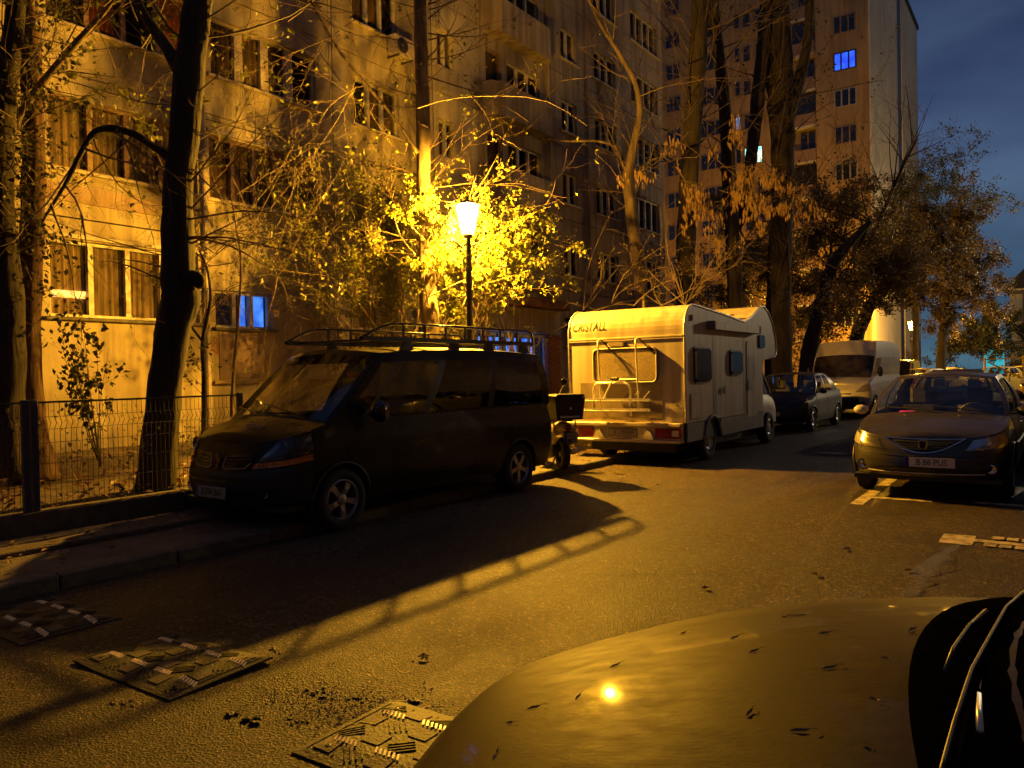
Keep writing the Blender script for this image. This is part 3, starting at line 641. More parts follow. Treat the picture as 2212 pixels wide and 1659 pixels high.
# ledges of the balcony bay on the left, stained band
MB().box(.002, .05, 6.72, 10.18, 5.02, 5.34).build('stained_band', 'plaster2', ab)
MB().box(.002, .09, 6.8, 10.15, 4.33, 4.40).build('lintel_trim', 'trim', ab)
MB().box(.002, .07, 10.3, 13.6, 7.08, 7.15).build('lintel_trim', 'trim', ab)
MB().box(.002, .10, 10.3, 13.7, 1.50, 1.56).build('plinth_ledge', 'plaster2', ab)
MB().box(.002, .03, 10.48, 11.7, 1.60, 2.66).build('plaster_patch', 'plaster2', ab)
MB().tube([(.09, 10.16, .3), (.09, 10.16, 24)], .055, 8).build('downpipe', 'trim', ab)
MB().tube([(.09, 17.25, .3), (.09, 17.25, 24)], .05, 8).build('downpipe', 'trim', ab)
for yy in (24.5, 27.42): MB().tube([(.06, yy, .3), (.06, yy, 24)], .04, 6).build('downpipe', 'panelwall', ab)
text('ZSS', .26, 'graffiti', ab, (.012, 10.36, 2.35), (R(90), R(-90), R(90)), 'graffiti')
# balconies of the recessed bay
for k in range(1, 8):
    zf = 1.97+2.75*k; b = MB()
    out = [(0.0, 20.5)] + [(.55*min(1, 1.8*math.sin(a)), 22.4-1.9*math.cos(a)) for a in np.linspace(.3, math.pi-.3, 8)] + [(0.0, 24.3)]
    sl = MB().prism([(p[0]+.004, p[1]) for p in out], 'z', zf-.14, zf).build('balcony_slab', 'panelwall', ab)
    for (x0, ya), (x1, yb) in zip(out[:-1], out[1:]):
        d = Vector((x1-x0, yb-ya)).normalized(); n = Vector((d.y, -d.x))*-.06
        b.add([(x0, ya, zf+.002), (x1, yb, zf+.002), (x1+n.x, yb+n.y, zf+.002), (x0+n.x, ya+n.y, zf+.002), (x0, ya, zf+.98), (x1, yb, zf+.98), (x1+n.x, yb+n.y, zf+.98), (x0+n.x, ya+n.y, zf+.98)],
              [(0, 1, 5, 4), (2, 3, 7, 6), (4, 5, 6, 7)])
    b.build('balcony_parapet', 'panelwall', sl, fixn=True)
for pts in ([(-.0, -2, 7.35), (.03, 8, 7.30), (.03, 17, 7.42), (.03, 26, 7.34)], [(.03, 13.95, 4.8), (.03, 14.0, 12), (.05, 14.05, 20)], [(.03, 18.0, 5.0), (.04, 17.9, 13.6)], [(.03, 10.6, 4.95), (.03, 13.0, 4.86), (.03, 17, 4.95)]):
    MB().tube(pts, .012, 4).build('cable', 'iron', ab)
# air conditioner
ac = thing('air_conditioner', 'air conditioner unit fixed on the facade under the top middle window', 'air conditioner', (FX, 16.35, 10.55))
MB().box(.12, .42, -.4, .4, 0, .55, .02).build('housing', 'trim', ac); MB().lathe([(.21, .425), (.21, .44), (.03, .44)], 16, 'x', (0, -.1, .28)).build('fan_grille', 'iron', ac); MB().box(0.01, .45, -.3, -.26, -.04, -.005).box(0.01, .45, .26, .3, -.04, -.005).build('bracket', 'iron', ac)
# entrance porch with brick pillar
ep = thing('entrance_porch', 'entrance porch with brick pillar and blue lit glass doors between the van and the camper', 'porch', (FX, 0, 0))
MB().box(.005, 2.3, 18.1, 22.0, 3.62, 3.92, .03).build('canopy', 'rust', ep)
MB().box(.005, 2.05, 17.3, 21.75, 2.86, 3.615).build('wall_band', 'plaster', ep)
MB().box(.005, 2.10, 16.1, 17.25, .2, 2.85).build('side_wall', 'plaster', ep)
for i, yy in enumerate((17.45, 18.35, 19.25, 20.1)):
    f = MB().box(2.0, 2.07, yy, yy+.07, .3, 2.8).box(2.0, 2.07, yy+.60, yy+.67, .3, 2.8).box(2.0, 2.07, yy+.07, yy+.6, 2.7, 2.8).box(2.0, 2.07, yy+.07, yy+.6, .3, .5).box(2.0, 2.07, yy+.07, yy+.6, 1.35, 1.4).build('door', 'white_frame', ep)
    MB().box(2.02, 2.03, yy+.07, yy+.6, .5, 2.7).build('pane', 'pane', f)
    MB().box(1.6, 1.62, yy+.03, yy+.64, .5, 2.7).build('lit_curtain', 'blue_glow', f)
MB().box(1.0, 1.04, 17.3, 20.9, .2, 2.85).build('inner_wall', 'room', ep)
br = MB().box(-.118, .118, -.058, .058, -.034, .034, .006).mesh('brick', 'brick')
MB().box(1.62, 2.08, 20.93, 21.70, .2, 2.85).build('pillar_core', 'mortar', ep)
for r_ in range(33):
    zz = .26+r_*.0785
    for c in range(3):
        off = .125 if r_ % 2 else 0
        yy = 21.05+c*.25+off-.06
        if yy > 21.7: continue
        o = link('brick', br, ep, (2.06+rnd.uniform(-.004, .004), yy, zz)); o.rotation_euler = (rnd.uniform(-.02, .02), 0, R(90)); 
    for c in range(2): link('brick', br, ep, (1.74+c*.25, 20.92+rnd.uniform(-.004, .004), zz))

# ------------------------------------------------------------------ tower block
tb = thing('tower_block', 'tall tower block with a lit blue window and a pale street side', 'building', (-11, 62, 0))
MB().box(-3.75, -.02, 0, 23.9, 0, 34.6).build('end_wall', 'tower_wall', tb)
MB().box(-24, -3.78, .9, 23.9, 0, 34.6).build('rear_wing_wall', 'tower_wall', tb)
MB().box(-.018, .10, -.02, 12.0, 0, 34.6).build('side_wall', 'pale_wall', tb)
MB().box(-.018, .02, 12.0, 14.4, 0, 34.6).build('stair_strip', 'iron', tb)
MB().box(-.018, .10, 14.4, 24.0, 0, 34.6).build('side_wall', 'pale_wall', tb)
MB().box(-24.2, .25, -.2, 24.2, 34.62, 35.0).build('roof_slab', 'roof_dark', tb)
def twin(x0, x1, z0, z1, n, y, glow=None, fm='shade_brown'):
    fw = .06; f = MB().box(x0, x1, y-.05, y+.0, z0, z0+fw).box(x0, x1, y-.05, y, z1-fw, z1)
    w = (x1-x0)/n
    for i in range(n+1):
        a = x0+w*i-(.05 if 0 < i < n else 0)+(-.1 if i == n else 0); f.box(a, a+.1, y-.055, y, z0+fw, z1-fw)
    o = f.build('window', fm, tb)
    for i in range(n):
        g = glow[i % len(glow)] if glow else 'dark_pane'
        MB().box(x0+w*i+.06, x0+w*(i+1)-.06, y-.03, y-.02, z0+fw, z1-fw).build('pane', g, o)
for k in range(12):
    zs = 15.55+2.73*(k-5)
    twin(-2.45, -.85, zs, zs+1.3, 3, -.004, ['blue_glow2'] if k == 8 else None, 'iron' if k == 8 else 'trim' if k % 3 else 'shade_brown')
    if k == 0: continue
    y_ = .896
    twin(-5.2, -3.95, zs+.1, zs+1.7, 2, y_); MB().box(-5.5, -3.8, y_-.9, y_-.002, zs-1.0, zs-.85).build('balcony_slab', 'pale_wall', tb); MB().box(-5.5, -3.8, y_-.9, y_-.84, zs-.845, zs+.05).build('balcony_parapet', 'shade_brown', tb)
    if k % 2: MB().box(-5.45, -3.85, y_-.88, y_-.86, zs+.06, zs+1.5).build('balcony_glazing', 'dark_pane', tb)
    twin(-7.2, -5.9, zs, zs+1.3, 2, y_)
    twin(-9.6, -8.9, zs, zs+1.25, 1, y_, ['white_glow'] if k == 6 else None)
    if k == 6: twin(-8.6, -8.05, zs-.1, zs+1.25, 1, y_, ['white_glow'])
    elif k != 7: twin(-8.6, -7.9, zs, zs+1.25, 1, y_)
    twin(-13.3, -11.3, zs, zs+1.3, 3, y_)
    twin(-12.2+1.9, -9.75, zs+.1, zs+1.3, 1, y_, ['pale_glow'] if k == 7 else None)
    twin(-16.3, -14.9, zs, zs+1.3, 2, y_); twin(-20, -18.4, zs, zs+1.3, 2, y_)
    if k in (9, 10): twin(-7.5+.0, -7.25, zs, zs+.9, 1, y_, ['pale_glow'])
twin(-9.2, -7.3, 1.9, 3.2, 2, .896, None); twin(-3.2, -1.2, 1.9, 3.1, 3, -.004)
# low annex of the tower
# ------------------------------------------------------------------ gabled house far right
gh = thing('gabled_house', 'pale three storey house with dark bands and gabled roof, at the right edge', 'building', (-4.0, 98, 0))
MB().box(0, 18, 0, 12, 0, 9.6).build('wall', 'pale_wall', gh)
for z in (9.0, 6.1, 3.7): MB().box(-.03, 18.03, -.06, -.004, z, z+.4).build('dark_band', 'iron', gh)
MB().box(1.15, 1.4, -.09, -.062, 0, 9.0).build('downpipe', 'iron', gh)
MB().prism([(-.5, 9.62), (18.5, 9.62), (15, 13.4), (3.0, 13.4)], 'y', -.4, 12.4).build('roof', 'roof_dark', gh)
for i in range(3):
    for z in (1.2, 4.6, 7.2):
        f = MB().box(3+i*5, 4.6+i*5, -.08, -.004, z, z+1.2).build('window', 'trim', gh); MB().box(3.1+i*5, 4.5+i*5, -.1, -.085, z+.1, z+1.1).build('pane', 'dark_pane', f)
# lit teal kiosk
kk = thing('teal_kiosk', 'small kiosk glowing teal beyond the yellow cars', 'kiosk', (-4.75, 72, 0))
MB().box(0, 1.45, 0, 2, 0, 3.0).build('cabin', 'pale_wall', kk); MB().box(.04, 1.41, -.03, -.004, .3, 2.92).build('lit_panel', 'teal_glow', kk); MB().box(-.15, 1.6, -.15, 2.1, 3.004, 3.12).build('roof', 'trim', kk)
# yellow barrier
ba = thing('car_park_barrier', 'yellow pipe barrier frame standing at the car park on the right', 'barrier', (-2.9, 45, 0))
MB().tube([(0, 0, 0), (0, 0, 1.95)], .05, 6).build('post', 'paint_yellow', ba); MB().tube([(1.6, 0, 0), (1.6, 0, 2.0)], .06, 6).build('post', 'paint_yellow', ba)
MB().tube([(0, 0, 1.85), (1.6, 0, 1.9)], .035, 6).build('top_bar', 'paint_yellow', ba); MB().tube([(.1, 0, 1.75), (1.5, 0, .9)], .04, 6).build('brace', 'paint_yellow', ba)
for i, (x_, y_, s_, lab) in enumerate([(-6.2, 62, 1.5, 'pale rounded bin left of the teal kiosk'), (-5.6, 64, 1.4, 'pale rounded bin nearest the teal kiosk')]):
    b = thing('waste_bin', lab, 'bin', (x_, y_, 0), 0, 'bins by the car park'); MB().lathe([(.3, 0), (.36, s_*.7), (.3, s_*.92), (.02, s_)], 14).build('body', 'pale_wall', b, smooth=True); MB().tube([(-.4, 0, s_*.75), (.4, 0, s_*.75)], .03, 5).build('handle', 'iron', b)

# block across the street, mirrored in the car windows
ob = thing('apartment_block', 'plain block across the car park, outside the photo, mirrored in the car windows', 'building', (24, 0, 0))
MB().box(0, 10, -60, 95, 0, 34).build('wall', 'plaster2', ob)
for k in range(11):
    for j in range(24):
        MB().box(-.05, -.004, -58+j*3.5, -56.2+j*3.5, 1.4+k*2.9, 2.8+k*2.9).build('window', 'warm_dim' if rnd.random() < .08 else 'dark_pane', ob)
ob = thing('garage_row', 'long low row behind the viewer, outside the photo', 'building', (-14, -34, 0))
MB().box(0, 50, 0, 6, 0, 13).build('wall', 'plaster2', ob)
# ------------------------------------------------------------------ trees
class Tree:
    def __init__(s, seed): s.r = random.Random(seed); s.tr = MB(); s.tw = MB(); s.lf = MB(); s.tips = []
    def limb(s, pts, rads, n=12, rough=.08):
        P = [Vector(p) for p in pts]; out = []; rr = []
        for i in range(len(P)-1):
            k = 5
            p0 = P[max(i-1, 0)]; p1 = P[i]; p2 = P[i+1]; p3 = P[min(i+2, len(P)-1)]
            for j in range(k):
                t = j/k; out.append(.5*((2*p1)+(p2-p0)*t+(2*p0-5*p1+4*p2-p3)*t*t+(3*p1-p0-3*p2+p3)*t**3)); rr.append(lerp(rads[i], rads[i+1], t))
        out.append(P[-1]); rr.append(rads[-1])
        b = len(s.tr.v); s.tr.tube(out, rr, n)
        for i in range(b, len(s.tr.v)):
            v = Vector(s.tr.v[i]); c = out[(i-b)//n]; q = v-c; f = 1+rough*(math.sin(v.z*9+v.x*13)+math.sin(v.y*17-v.z*4+(i % n)*1.7))*.5+s.r.uniform(-rough, rough)*.5+.045*math.sin((i % n)*2.1+v.z*.8)*(n > 11)
            s.tr.v[i] = tuple(c+q*f)
        return out
    def branch(s, p, d, L, r, depth, up=.15, wob=.35, droop=0.0, nseg=6, kids=4, target=None, ratio=.6, leaf=None):
        p = Vector(p); d = Vector(d).normalized(); pts = [p.copy()]; seg = L/nseg; R_ = s.r
        curl = Vector((R_.gauss(0, 1), R_.gauss(0, 1), R_.gauss(0, 1)))*wob*.5
        for i in range(nseg):
            d = (d+(curl+Vector((R_.gauss(0, 1), R_.gauss(0, 1), R_.gauss(0, 1)))*wob*.45)*(1.0/nseg*1.6)+Vector((0, 0, up-droop*(i/nseg)))*(1.0/nseg)*2).normalized()
            p = p+d*seg; pts.append(p.copy())
        rads = [max(r*(1-.85*i/nseg), .0018) for i in range(nseg+1)]
        (s.tr if r > .03 else s.tw).tube(pts, rads, 7 if r > .03 else (4 if r > .012 else 3), cap=False)
        if leaf: leaf(s, pts, depth)
        if depth > 0:
            for k in range(kids):
                t = R_.uniform(.25, .98); i = min(int(t*nseg), nseg-1); q = pts[i].lerp(pts[i+1], t*nseg-i); dd = (pts[i+1]-pts[i]).normalized()
                a = Vector((R_.gauss(0, 1), R_.gauss(0, 1), R_.gauss(0, 1))); a = (a-dd*a.dot(dd)); 
                if a.length < .01: continue
                a.normalize(); s.branch(q, dd*.75+a*.75, L*ratio*R_.uniform(.6, 1.1), max(r*.55*(1-.5*t), .002), depth-1, up, wob, droop, max(3, nseg-1), kids, None, ratio, leaf)
        else: s.tips.append(pts)
    def leaf(s, p, sz, droop=.3, aspect=.62):
        R_ = s.r; a = Vector((R_.gauss(0, 1), R_.gauss(0, 1), R_.gauss(0, 1)-droop)).normalized(); b = a.cross(Vector((R_.gauss(0, 1), R_.gauss(0, 1), R_.gauss(0, 1)))).normalized()
        n = a.cross(b)*sz*.12; p = Vector(p); m = p+a*sz*.45
        s.lf.add([p, m+b*sz*.5*aspect+n, p+a*sz, m-b*sz*.5*aspect+n], [(0, 1, 2), (0, 2, 3)])
    def finish(s, name, label, cat, bark='bark', twig='twig', leafm=None, group=None, loc=None, leafname='foliage', trunkname='trunk'):
        ref = Vector(loc) if loc else Vector(s.tr.v[0]) if s.tr.v else Vector(s.tw.v[0])
        t = thing(name, label, cat, tuple(ref), 0, group)
        for mb, nm, mt in ((s.tr, trunkname, bark), (s.tw, 'twigs', twig), (s.lf, leafname, leafm)):
            if mb.v:
                a = np.array(mb.v)-np.array(ref); mb.v = [tuple(x) for x in a]; mb.build(nm, mt, t, smooth=(nm != leafname))
        return t
def leafer(sz, per=2, prob=1.0, maxd=0, droop=.3, spread=.03, asp=.62):
    def f(s, pts, depth):
        if depth > maxd: return
        for i in range(1, len(pts)):
            for k in range(per):
                if s.r.random() < prob:
                    q = pts[i-1].lerp(pts[i], s.r.random())+Vector((s.r.gauss(0, spread), s.r.gauss(0, spread), s.r.gauss(0, spread)))
                    s.leaf(q, sz*s.r.uniform(.4, 1.4), droop, asp)
    return f
def toimg(px0, py0, px1, py1, d0, d1):      # direction between two photo points at given distances
    return pt(px1, py1, d1)-pt(px0, py0, d0)

# big dark trunk behind the fence
T = Tree(1)
T.limb([pt(337, 1062, 9.1), pt(342, 1000, 9.1), pt(352, 860, 9.1), pt(366, 760, 9.1), pt(378, 690, 9.1), pt(392, 640, 9.1), pt(384, 590, 9.1), pt(384, 480, 9.1), pt(384, 400, 9.1), pt(397, 300, 9.1), pt(407, 180, 9.1), pt(421, 60, 9.1), pt(436, -60, 9.1), pt(452, -180, 9.1)],
       [.235, .205, .185, .185, .195, .215, .185, .175, .16, .165, .17, .16, .15, .13], 20, .06)
T.limb([pt(405, 610, 9.0), pt(425, 605, 9.0), pt(432, 622, 8.98)], [.13, .10, .03], 12, .1)
T.limb([pt(388, 150, 9.1), pt(355, 95, 9.2), pt(310, 30, 9.3), pt(285, -30, 9.4)], [.09, .07, .055, .05], 9)
T.limb([pt(372, 345, 9.05), pt(330, 315, 9.0), pt(290, 290, 8.9), pt(240, 278, 8.8), pt(200, 290, 8.7), pt(170, 340, 8.6), pt(140, 400, 8.5), pt(90, 480, 8.4)], [.05, .045, .042, .04, .035, .028, .02, .012], 8)
R_ = T.r
for i in range(26):
    y = R_.uniform(-40, 640); x = interp(y, [(-40, 430), (100, 412), (300, 397), (480, 384), (640, 392)])
    side = R_.choice((-1, -1, 1, 1, 1)); p = pt(x+side*14, y, 9.1)
    d = CR*side*R_.uniform(.6, 1.2)+Vector((0, 0, R_.uniform(-.1, .8)))+CF*R_.uniform(-.7, .5)
    T.branch(p, d, R_.uniform(.9, 2.2), R_.uniform(.008, .018), 2, .15, .8, .25, 7, 3, None, .55)
for i in range(10):
    t_ = i/9; q = [(330, 315, 9.0), (290, 290, 8.9), (240, 278, 8.8), (200, 290, 8.7), (170, 340, 8.6), (140, 400, 8.5), (110, 440, 8.4), (180, 320, 8.6), (260, 282, 8.8), (310, 300, 8.9)][i]
    T.branch(pt(*q), Vector((R_.gauss(0, .5), R_.gauss(0, .5), -.5)), R_.uniform(1.0, 1.9), .014, 2, -.1, .75, .1, 7, 3, None, .55)
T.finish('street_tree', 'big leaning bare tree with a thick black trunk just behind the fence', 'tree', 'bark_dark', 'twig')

# ivy covered trunks on the left edge
T = Tree(2)
T.limb([pt(72, 1035, 10.2), pt(70, 950, 10.2), pt(62, 860, 10.2), pt(60, 750, 10.2), pt(62, 650, 10.2), pt(68, 520, 10.2), pt(72, 380, 10.2), pt(70, 200, 10.2), pt(60, 0, 10.2), pt(55, -100, 10.2)], [.30, .20, .165, .15, .145, .14, .14, .13, .12, .11], 16, .07)
lf = leafer(.075, 2, .55, 2, .6, .05)
for i in range(60):
    y = T.r.uniform(-60, 640); p = pt(68+T.r.uniform(-20, 20), y, 10.15-T.r.uniform(0, .2))
    T.branch(p, CR*T.r.uniform(-.9, .9)-CF*T.r.uniform(0, .8)+Vector((0, 0, T.r.uniform(-.7, .6))), T.r.uniform(.35, 1.0), .007, 1, -.1, .9, .3, 5, 4, None, .6, lf)
T.finish('ivy_tree', 'reddish barked tree wrapped in leafy ivy at the left edge of the photo', 'tree', 'bark_red', 'twig', 'leaf_dark')
T = Tree(3)
T.limb([pt(15, 1030, 9.5), pt(10, 900, 9.5), pt(18, 760, 9.5), pt(10, 600, 9.5), pt(-5, 400, 9.5), pt(8, 200, 9.5), pt(30, 60, 9.5), pt(40, -60, 9.5)], [.26, .2, .19, .18, .17, .15, .11, .09], 16, .08)
for i in range(46):
    y = T.r.uniform(-80, 560); p = pt(15+T.r.uniform(-20, 25), y, 9.4)
    T.branch(p, CR*T.r.uniform(-.3, 1.2)-CF*T.r.uniform(-.3, .6)+Vector((0, 0, T.r.uniform(-.3, .9))), T.r.uniform(.5, 1.3), .010, 2, .1, .9, .2, 6, 3, None, .6, leafer(.07, 1, .5, 1, .6, .05))
T.finish('ivy_tree', 'black trunk cut by the left edge of the photo, in front of the reddish one', 'tree', 'bark_dark', 'twig', 'leaf_green')

# tree beside the lamp
T = Tree(4)
T.limb([pt(932, 850, 15.5), pt(931, 730, 15.5), pt(925, 640, 15.5), pt(922, 560, 15.5), pt(919, 470, 15.5), pt(915, 380, 15.5), pt(914, 250, 15.5), pt(910, 120, 15.5), pt(907, 0, 15.5), pt(903, -140, 15.5)], [.205, .182, .172, .168, .154, .14, .135, .13, .12, .10], 18, .05)
for i in range(24):
    y = T.r.uniform(-60, 560); sd = T.r.choice((-1, 1))
    T.branch(pt(917+sd*8, y, 15.5), CR*sd*T.r.uniform(.5, 1.1)+Vector((0, 0, T.r.uniform(-.2, .9)))+CF*T.r.uniform(-.6, .6), T.r.uniform(1.2, 2.8), T.r.uniform(.009, .02), 2, .15, .7, .15, 7, 3, None, .55, leafer(.075, 1, .07, 1, .5))
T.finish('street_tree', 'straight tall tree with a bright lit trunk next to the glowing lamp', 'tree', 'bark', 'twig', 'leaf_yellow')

# leafy shrubs round the lamp
def shrub(seed, roots, ntop, spread, hgt, lsz, per, prob, label, leafm, d=None, group=None, depth=3, kids=4, base_r=.02, wob=.55, name='shrub', twig='twig', maxd=1, up=.25, cat='shrub', ratio=.55):
    T = Tree(seed); c = Vector((0, 0, 0))
    for (px, py, dd) in roots: c += pt(px, py, dd)
    c /= len(roots)
    for i in range(ntop):
        px, py, dd = T.r.choice(roots); p = pt(px, py, dd)+Vector((T.r.uniform(-.2, .2), T.r.uniform(-.3, .3), 0))
        dr = Vector((T.r.gauss(0, spread), T.r.gauss(0, spread), 1.0))
        T.branch(p, dr, hgt*T.r.uniform(.65, 1.1), base_r, depth, up, wob, .35, 8, kids, None, ratio, leafer(lsz, per, prob, maxd, .4, .04))
    return T.finish(name, label, cat, 'bark', twig, leafm, group, tuple(c))
shrub(11, [(740, 800, 17.4), (790, 800, 17.4), (850, 800, 17.0), (880, 800, 16.6)], 16, .40, 3.6, .062, 2, .62, 'wide leafy yellow green shrub left of the lit trunk', 'leaf_yellow', maxd=1)
shrub(12, [(960, 800, 17.2), (1000, 800, 17.4), (1060, 800, 17.4), (1110, 800, 17.6)], 14, .30, 3.3, .072, 2, .85, 'bright yellow leafy shrub behind the lamp post', 'leaf_yellow', maxd=1)
# the crown hanging round the lamp: branches reaching to the lantern
T = Tree(13)
for (a, b, dd) in [((925, 560), (1010, 455), 15.7), ((925, 600), (1040, 520), 15.6), ((930, 520), (1080, 470), 16.4), ((925, 640), (1120, 560), 16.6), ((930, 560), (960, 480), 14.7), ((925, 500), (1180, 545), 17.0), ((920, 430), (1140, 450), 16.8), ((930, 470), (1060, 540), 15.9), ((925, 480), (880, 430), 14.6), ((920, 520), (840, 480), 14.8), ((1000, 640), (1100, 580), 16.4), ((925, 560), (1030, 500), 15.4), ((925, 590), (975, 530), 14.5), ((1020, 620), (1050, 540), 15.7), ((1030, 560), (1110, 510), 16.3), ((925, 640), (985, 575), 14.6), ((925, 660), (900, 560), 14.5), ((925, 520), (960, 440), 14.8), ((1000, 660), (1040, 600), 15.6)]:
    p = pt(*a, 15.3); q = pt(*b, dd); v = q-p
    T.branch(p, v+Vector((0, 0, .15)), v.length*1.1, .014, 2, .05, .35, .15, 8, 5, None, .38, leafer(.080, 2, .62, 1, .5, .05, .75))
T.finish('climbing_shrub', 'brightest yellow leafy branches hanging all around the lit lantern', 'shrub', 'bark', 'twig', 'leaf_yellow', loc=tuple(pt(925, 700, 15.9)))
T = Tree(14)
for i in range(44):
    p = pt(T.r.uniform(660, 1150), 700, T.r.uniform(17.2, 18.6)); p.z = T.r.uniform(.5, 3.2)
    T.branch(p, Vector((T.r.gauss(0, .6), T.r.gauss(0, .6), 1)), T.r.uniform(1.2, 2.4), .012, 2, .2, .7, .3, 7, 4, None, .55, leafer(.062, 2, .75, 1, .4, .05))
T.finish('hedge', 'dense hedge of small yellow green leaves against the facade behind the lamp', 'hedge', 'bark', 'twig', 'leaf_yellow', loc=tuple(pt(850, 800, 17.9)))
T = Tree(15)
for i in range(16):
    p = pt(T.r.uniform(820, 1130), T.r.uniform(250, 440), T.r.uniform(16.2, 17.4))
    T.branch(pt(915, T.r.uniform(300, 480), 16.6), p-pt(915, 420, 16.6), (p-pt(915, 420, 16.6)).length*1.1+.4, .010, 2, .1, .5, .2, 7, 3, None, .5, leafer(.08, 1, .33, 1, .5, .05, .75))
T.finish('climbing_shrub', 'thin sparse leafy branches spreading high above the lantern', 'shrub', 'bark', 'twig', 'leaf_yellow', loc=tuple(pt(915, 400, 16.7)))

T = Tree(19)
for i in range(34):
    qx = T.r.uniform(590, 900); q = pt(qx, T.r.uniform(360, 650), lerp(18.0, 16.2, (qx-590)/310)+T.r.uniform(-.3, .6)); p = pt(T.r.uniform(740, 915), T.r.uniform(480, 700), 17.2); v = q-p
    T.branch(p, v+Vector((0, 0, .2)), v.length*1.05, .012, 2, .05, .45, .15, 8, 5, None, .42, leafer(.055, 2, .62, 1, .5, .05, .7))
T.finish('climbing_shrub', 'broad spray of small yellow green leaves left of the lit tree trunk, above the rack', 'shrub', 'bark', 'twig', 'leaf_yellow', loc=tuple(pt(840, 640, 16)))
T = Tree(20)
for i in range(26):
    qx = T.r.uniform(660, 900); q = pt(qx, T.r.uniform(330, 520), lerp(17.2, 15.6, (qx-660)/240)); p = pt(T.r.uniform(840, 915), T.r.uniform(440, 600), 16.4); v = q-p
    T.branch(p, v+Vector((0, 0, .2)), v.length*1.05, .009, 2, .05, .5, .15, 8, 4, None, .42, leafer(.05, 1, .7, 1, .5, .05, .7))
T.finish('climbing_shrub', 'airy spray of tiny leaves reaching up and left from the lit tree trunk', 'shrub', 'bark', 'twig', 'leaf_yellow', loc=tuple(pt(860, 520, 16)))
# small dark leaved shrub and sapling in the garden
T = Tree(16)
b = pt(215, 900, 11.3); b.z = .35
for a in [(130, 735), (170, 720), (205, 770), (120, 770), (190, 800), (95, 800), (160, 760), (210, 740), (140, 700)]:
    q = pt(*a, 11.2); v = q-b; T.branch(b, v+Vector((0, 0, .4)), v.length*1.12, .010, 1, -.02, .25, .1, 8, 5, None, .22, leafer(.095, 2, .8, 0, .9, .04, .6))
T.finish('garden_shrub', 'small shrub with dark hanging leaves before the lit wall, left of the big dark trunk', 'shrub', 'bark_dark', 'twig_dark', 'leaf_dark', loc=tuple(b))
T = Tree(17)
T.limb([pt(438, 1000, 11.6), pt(441, 900, 11.6), pt(441, 820, 11.6), pt(438, 740, 11.6), pt(447, 690, 11.6), pt(455, 640, 11.6), pt(447, 580, 11.6), pt(430, 540, 11.6)], [.045, .04, .036, .034, .028, .022, .016, .010], 8)
T.limb([pt(436, 735, 11.6), pt(415, 705, 11.6), pt(418, 680, 11.6), pt(440, 655, 11.6)], [.022, .018, .014, .008], 7)
for a in [(400, 780), (420, 760), (455, 770), (395, 810), (470, 800), (410, 830), (440, 720), (430, 790), (385, 760)]:
    T.branch(pt(440, a[1]+25, 11.6), pt(*a, 11.5)-pt(440, a[1]+25, 11.6), .45, .006, 1, .1, .5, .2, 5, 3, None, .4, leafer(.075, 1, .7, 0, .7, .04))
for i in range(14): T.branch(pt(445+T.r.uniform(-10, 10), T.r.uniform(540, 700), 11.6), CR*T.r.uniform(-1, 1)+Vector((0, 0, T.r.uniform(-.2, .9))), T.r.uniform(.8, 1.7), .008, 2, .1, .8, .2, 6, 3, None, .5)
T.finish('sapling', 'thin forked sapling with small leaves just right of the big dark trunk', 'tree', 'bark_dark', 'twig', 'leaf_dark')
# young stems and low plants behind the fence
T = Tree(18)
for i in range(90):
    yy = T.r.uniform(4.5, 13); xx = T.r.uniform(-13.5, -8.6)
    T.branch((xx, yy, .35), (T.r.gauss(0, .35), T.r.gauss(0, .35), 1), T.r.uniform(.25, 1.0), .005, 1, .1, .5, .2, 5, 3, None, .5, leafer(.06, 1, .75, 1, .4, .04))
T.finish('undergrowth', 'low leafy undergrowth growing on the garden bank', 'undergrowth', 'bark', 'twig', 'leaf_green', loc=(-10, 8, .35))['kind'] = 'stuff'
# fan of lit bare curved twigs hanging in from above (left half)
for (sd, roots, n, L_, lab, wd) in [
    (21, [(150, 60), (230, 20), (330, 80), (100, 160), (60, 250)], 26, 2.6, 'bare arching branches with a few yellow leaves hanging at the top left corner', 9.8),
    (22, [(480, 520), (520, 560), (560, 480), (480, 420), (600, 560), (560, 620)], 24, 2.3, 'bare tangled bush with pale curved twigs right of the big dark trunk', 12.6),
    (23, [(700, 60), (640, -20), (800, 40), (760, 160), (880, 200), (600, 80)], 26, 3.2, 'sparse bare branches crossing in front of the upper facade', 13.5)]:
    T = Tree(sd)
    for i in range(n):
        a = T.r.choice(roots); p = pt(a[0]+T.r.uniform(-40, 40), a[1]+T.r.uniform(-40, 40), wd+T.r.uniform(-.5, .5))
        T.branch(p, CR*T.r.uniform(-1, 1)+Vector((0, 0, T.r.uniform(-.5, .9)))+CF*T.r.uniform(-.4, .4), L_*T.r.uniform(.5, 1), .010, 2, .0, .95, .25, 8, 4, None, .5, leafer(.09, 1, .07 if sd != 21 else .22, 1, .8))
    if sd == 21: T.limb([pt(-60, 420, 9.8), pt(40, 250, 9.8), pt(140, 120, 9.8), pt(230, 20, 9.8), pt(280, -60, 9.8)], [.06, .05, .04, .03, .03], 7)
    if sd == 22: T.limb([pt(500, 900, 12.6), pt(505, 800, 12.6), pt(515, 680, 12.6), pt(520, 560, 12.6), pt(500, 430, 12.6)], [.03, .026, .022, .018, .01], 7)
    if sd == 23: T.limb([pt(903, 330, 14.5), pt(840, 240, 14.2), pt(740, 120, 13.8), pt(660, -20, 13.5), pt(640, -80, 13.5)], [.035, .03, .026, .02, .02], 7)
    T.finish('bare_branches', lab, 'branches', 'bark', 'twig', 'leaf_yellow')
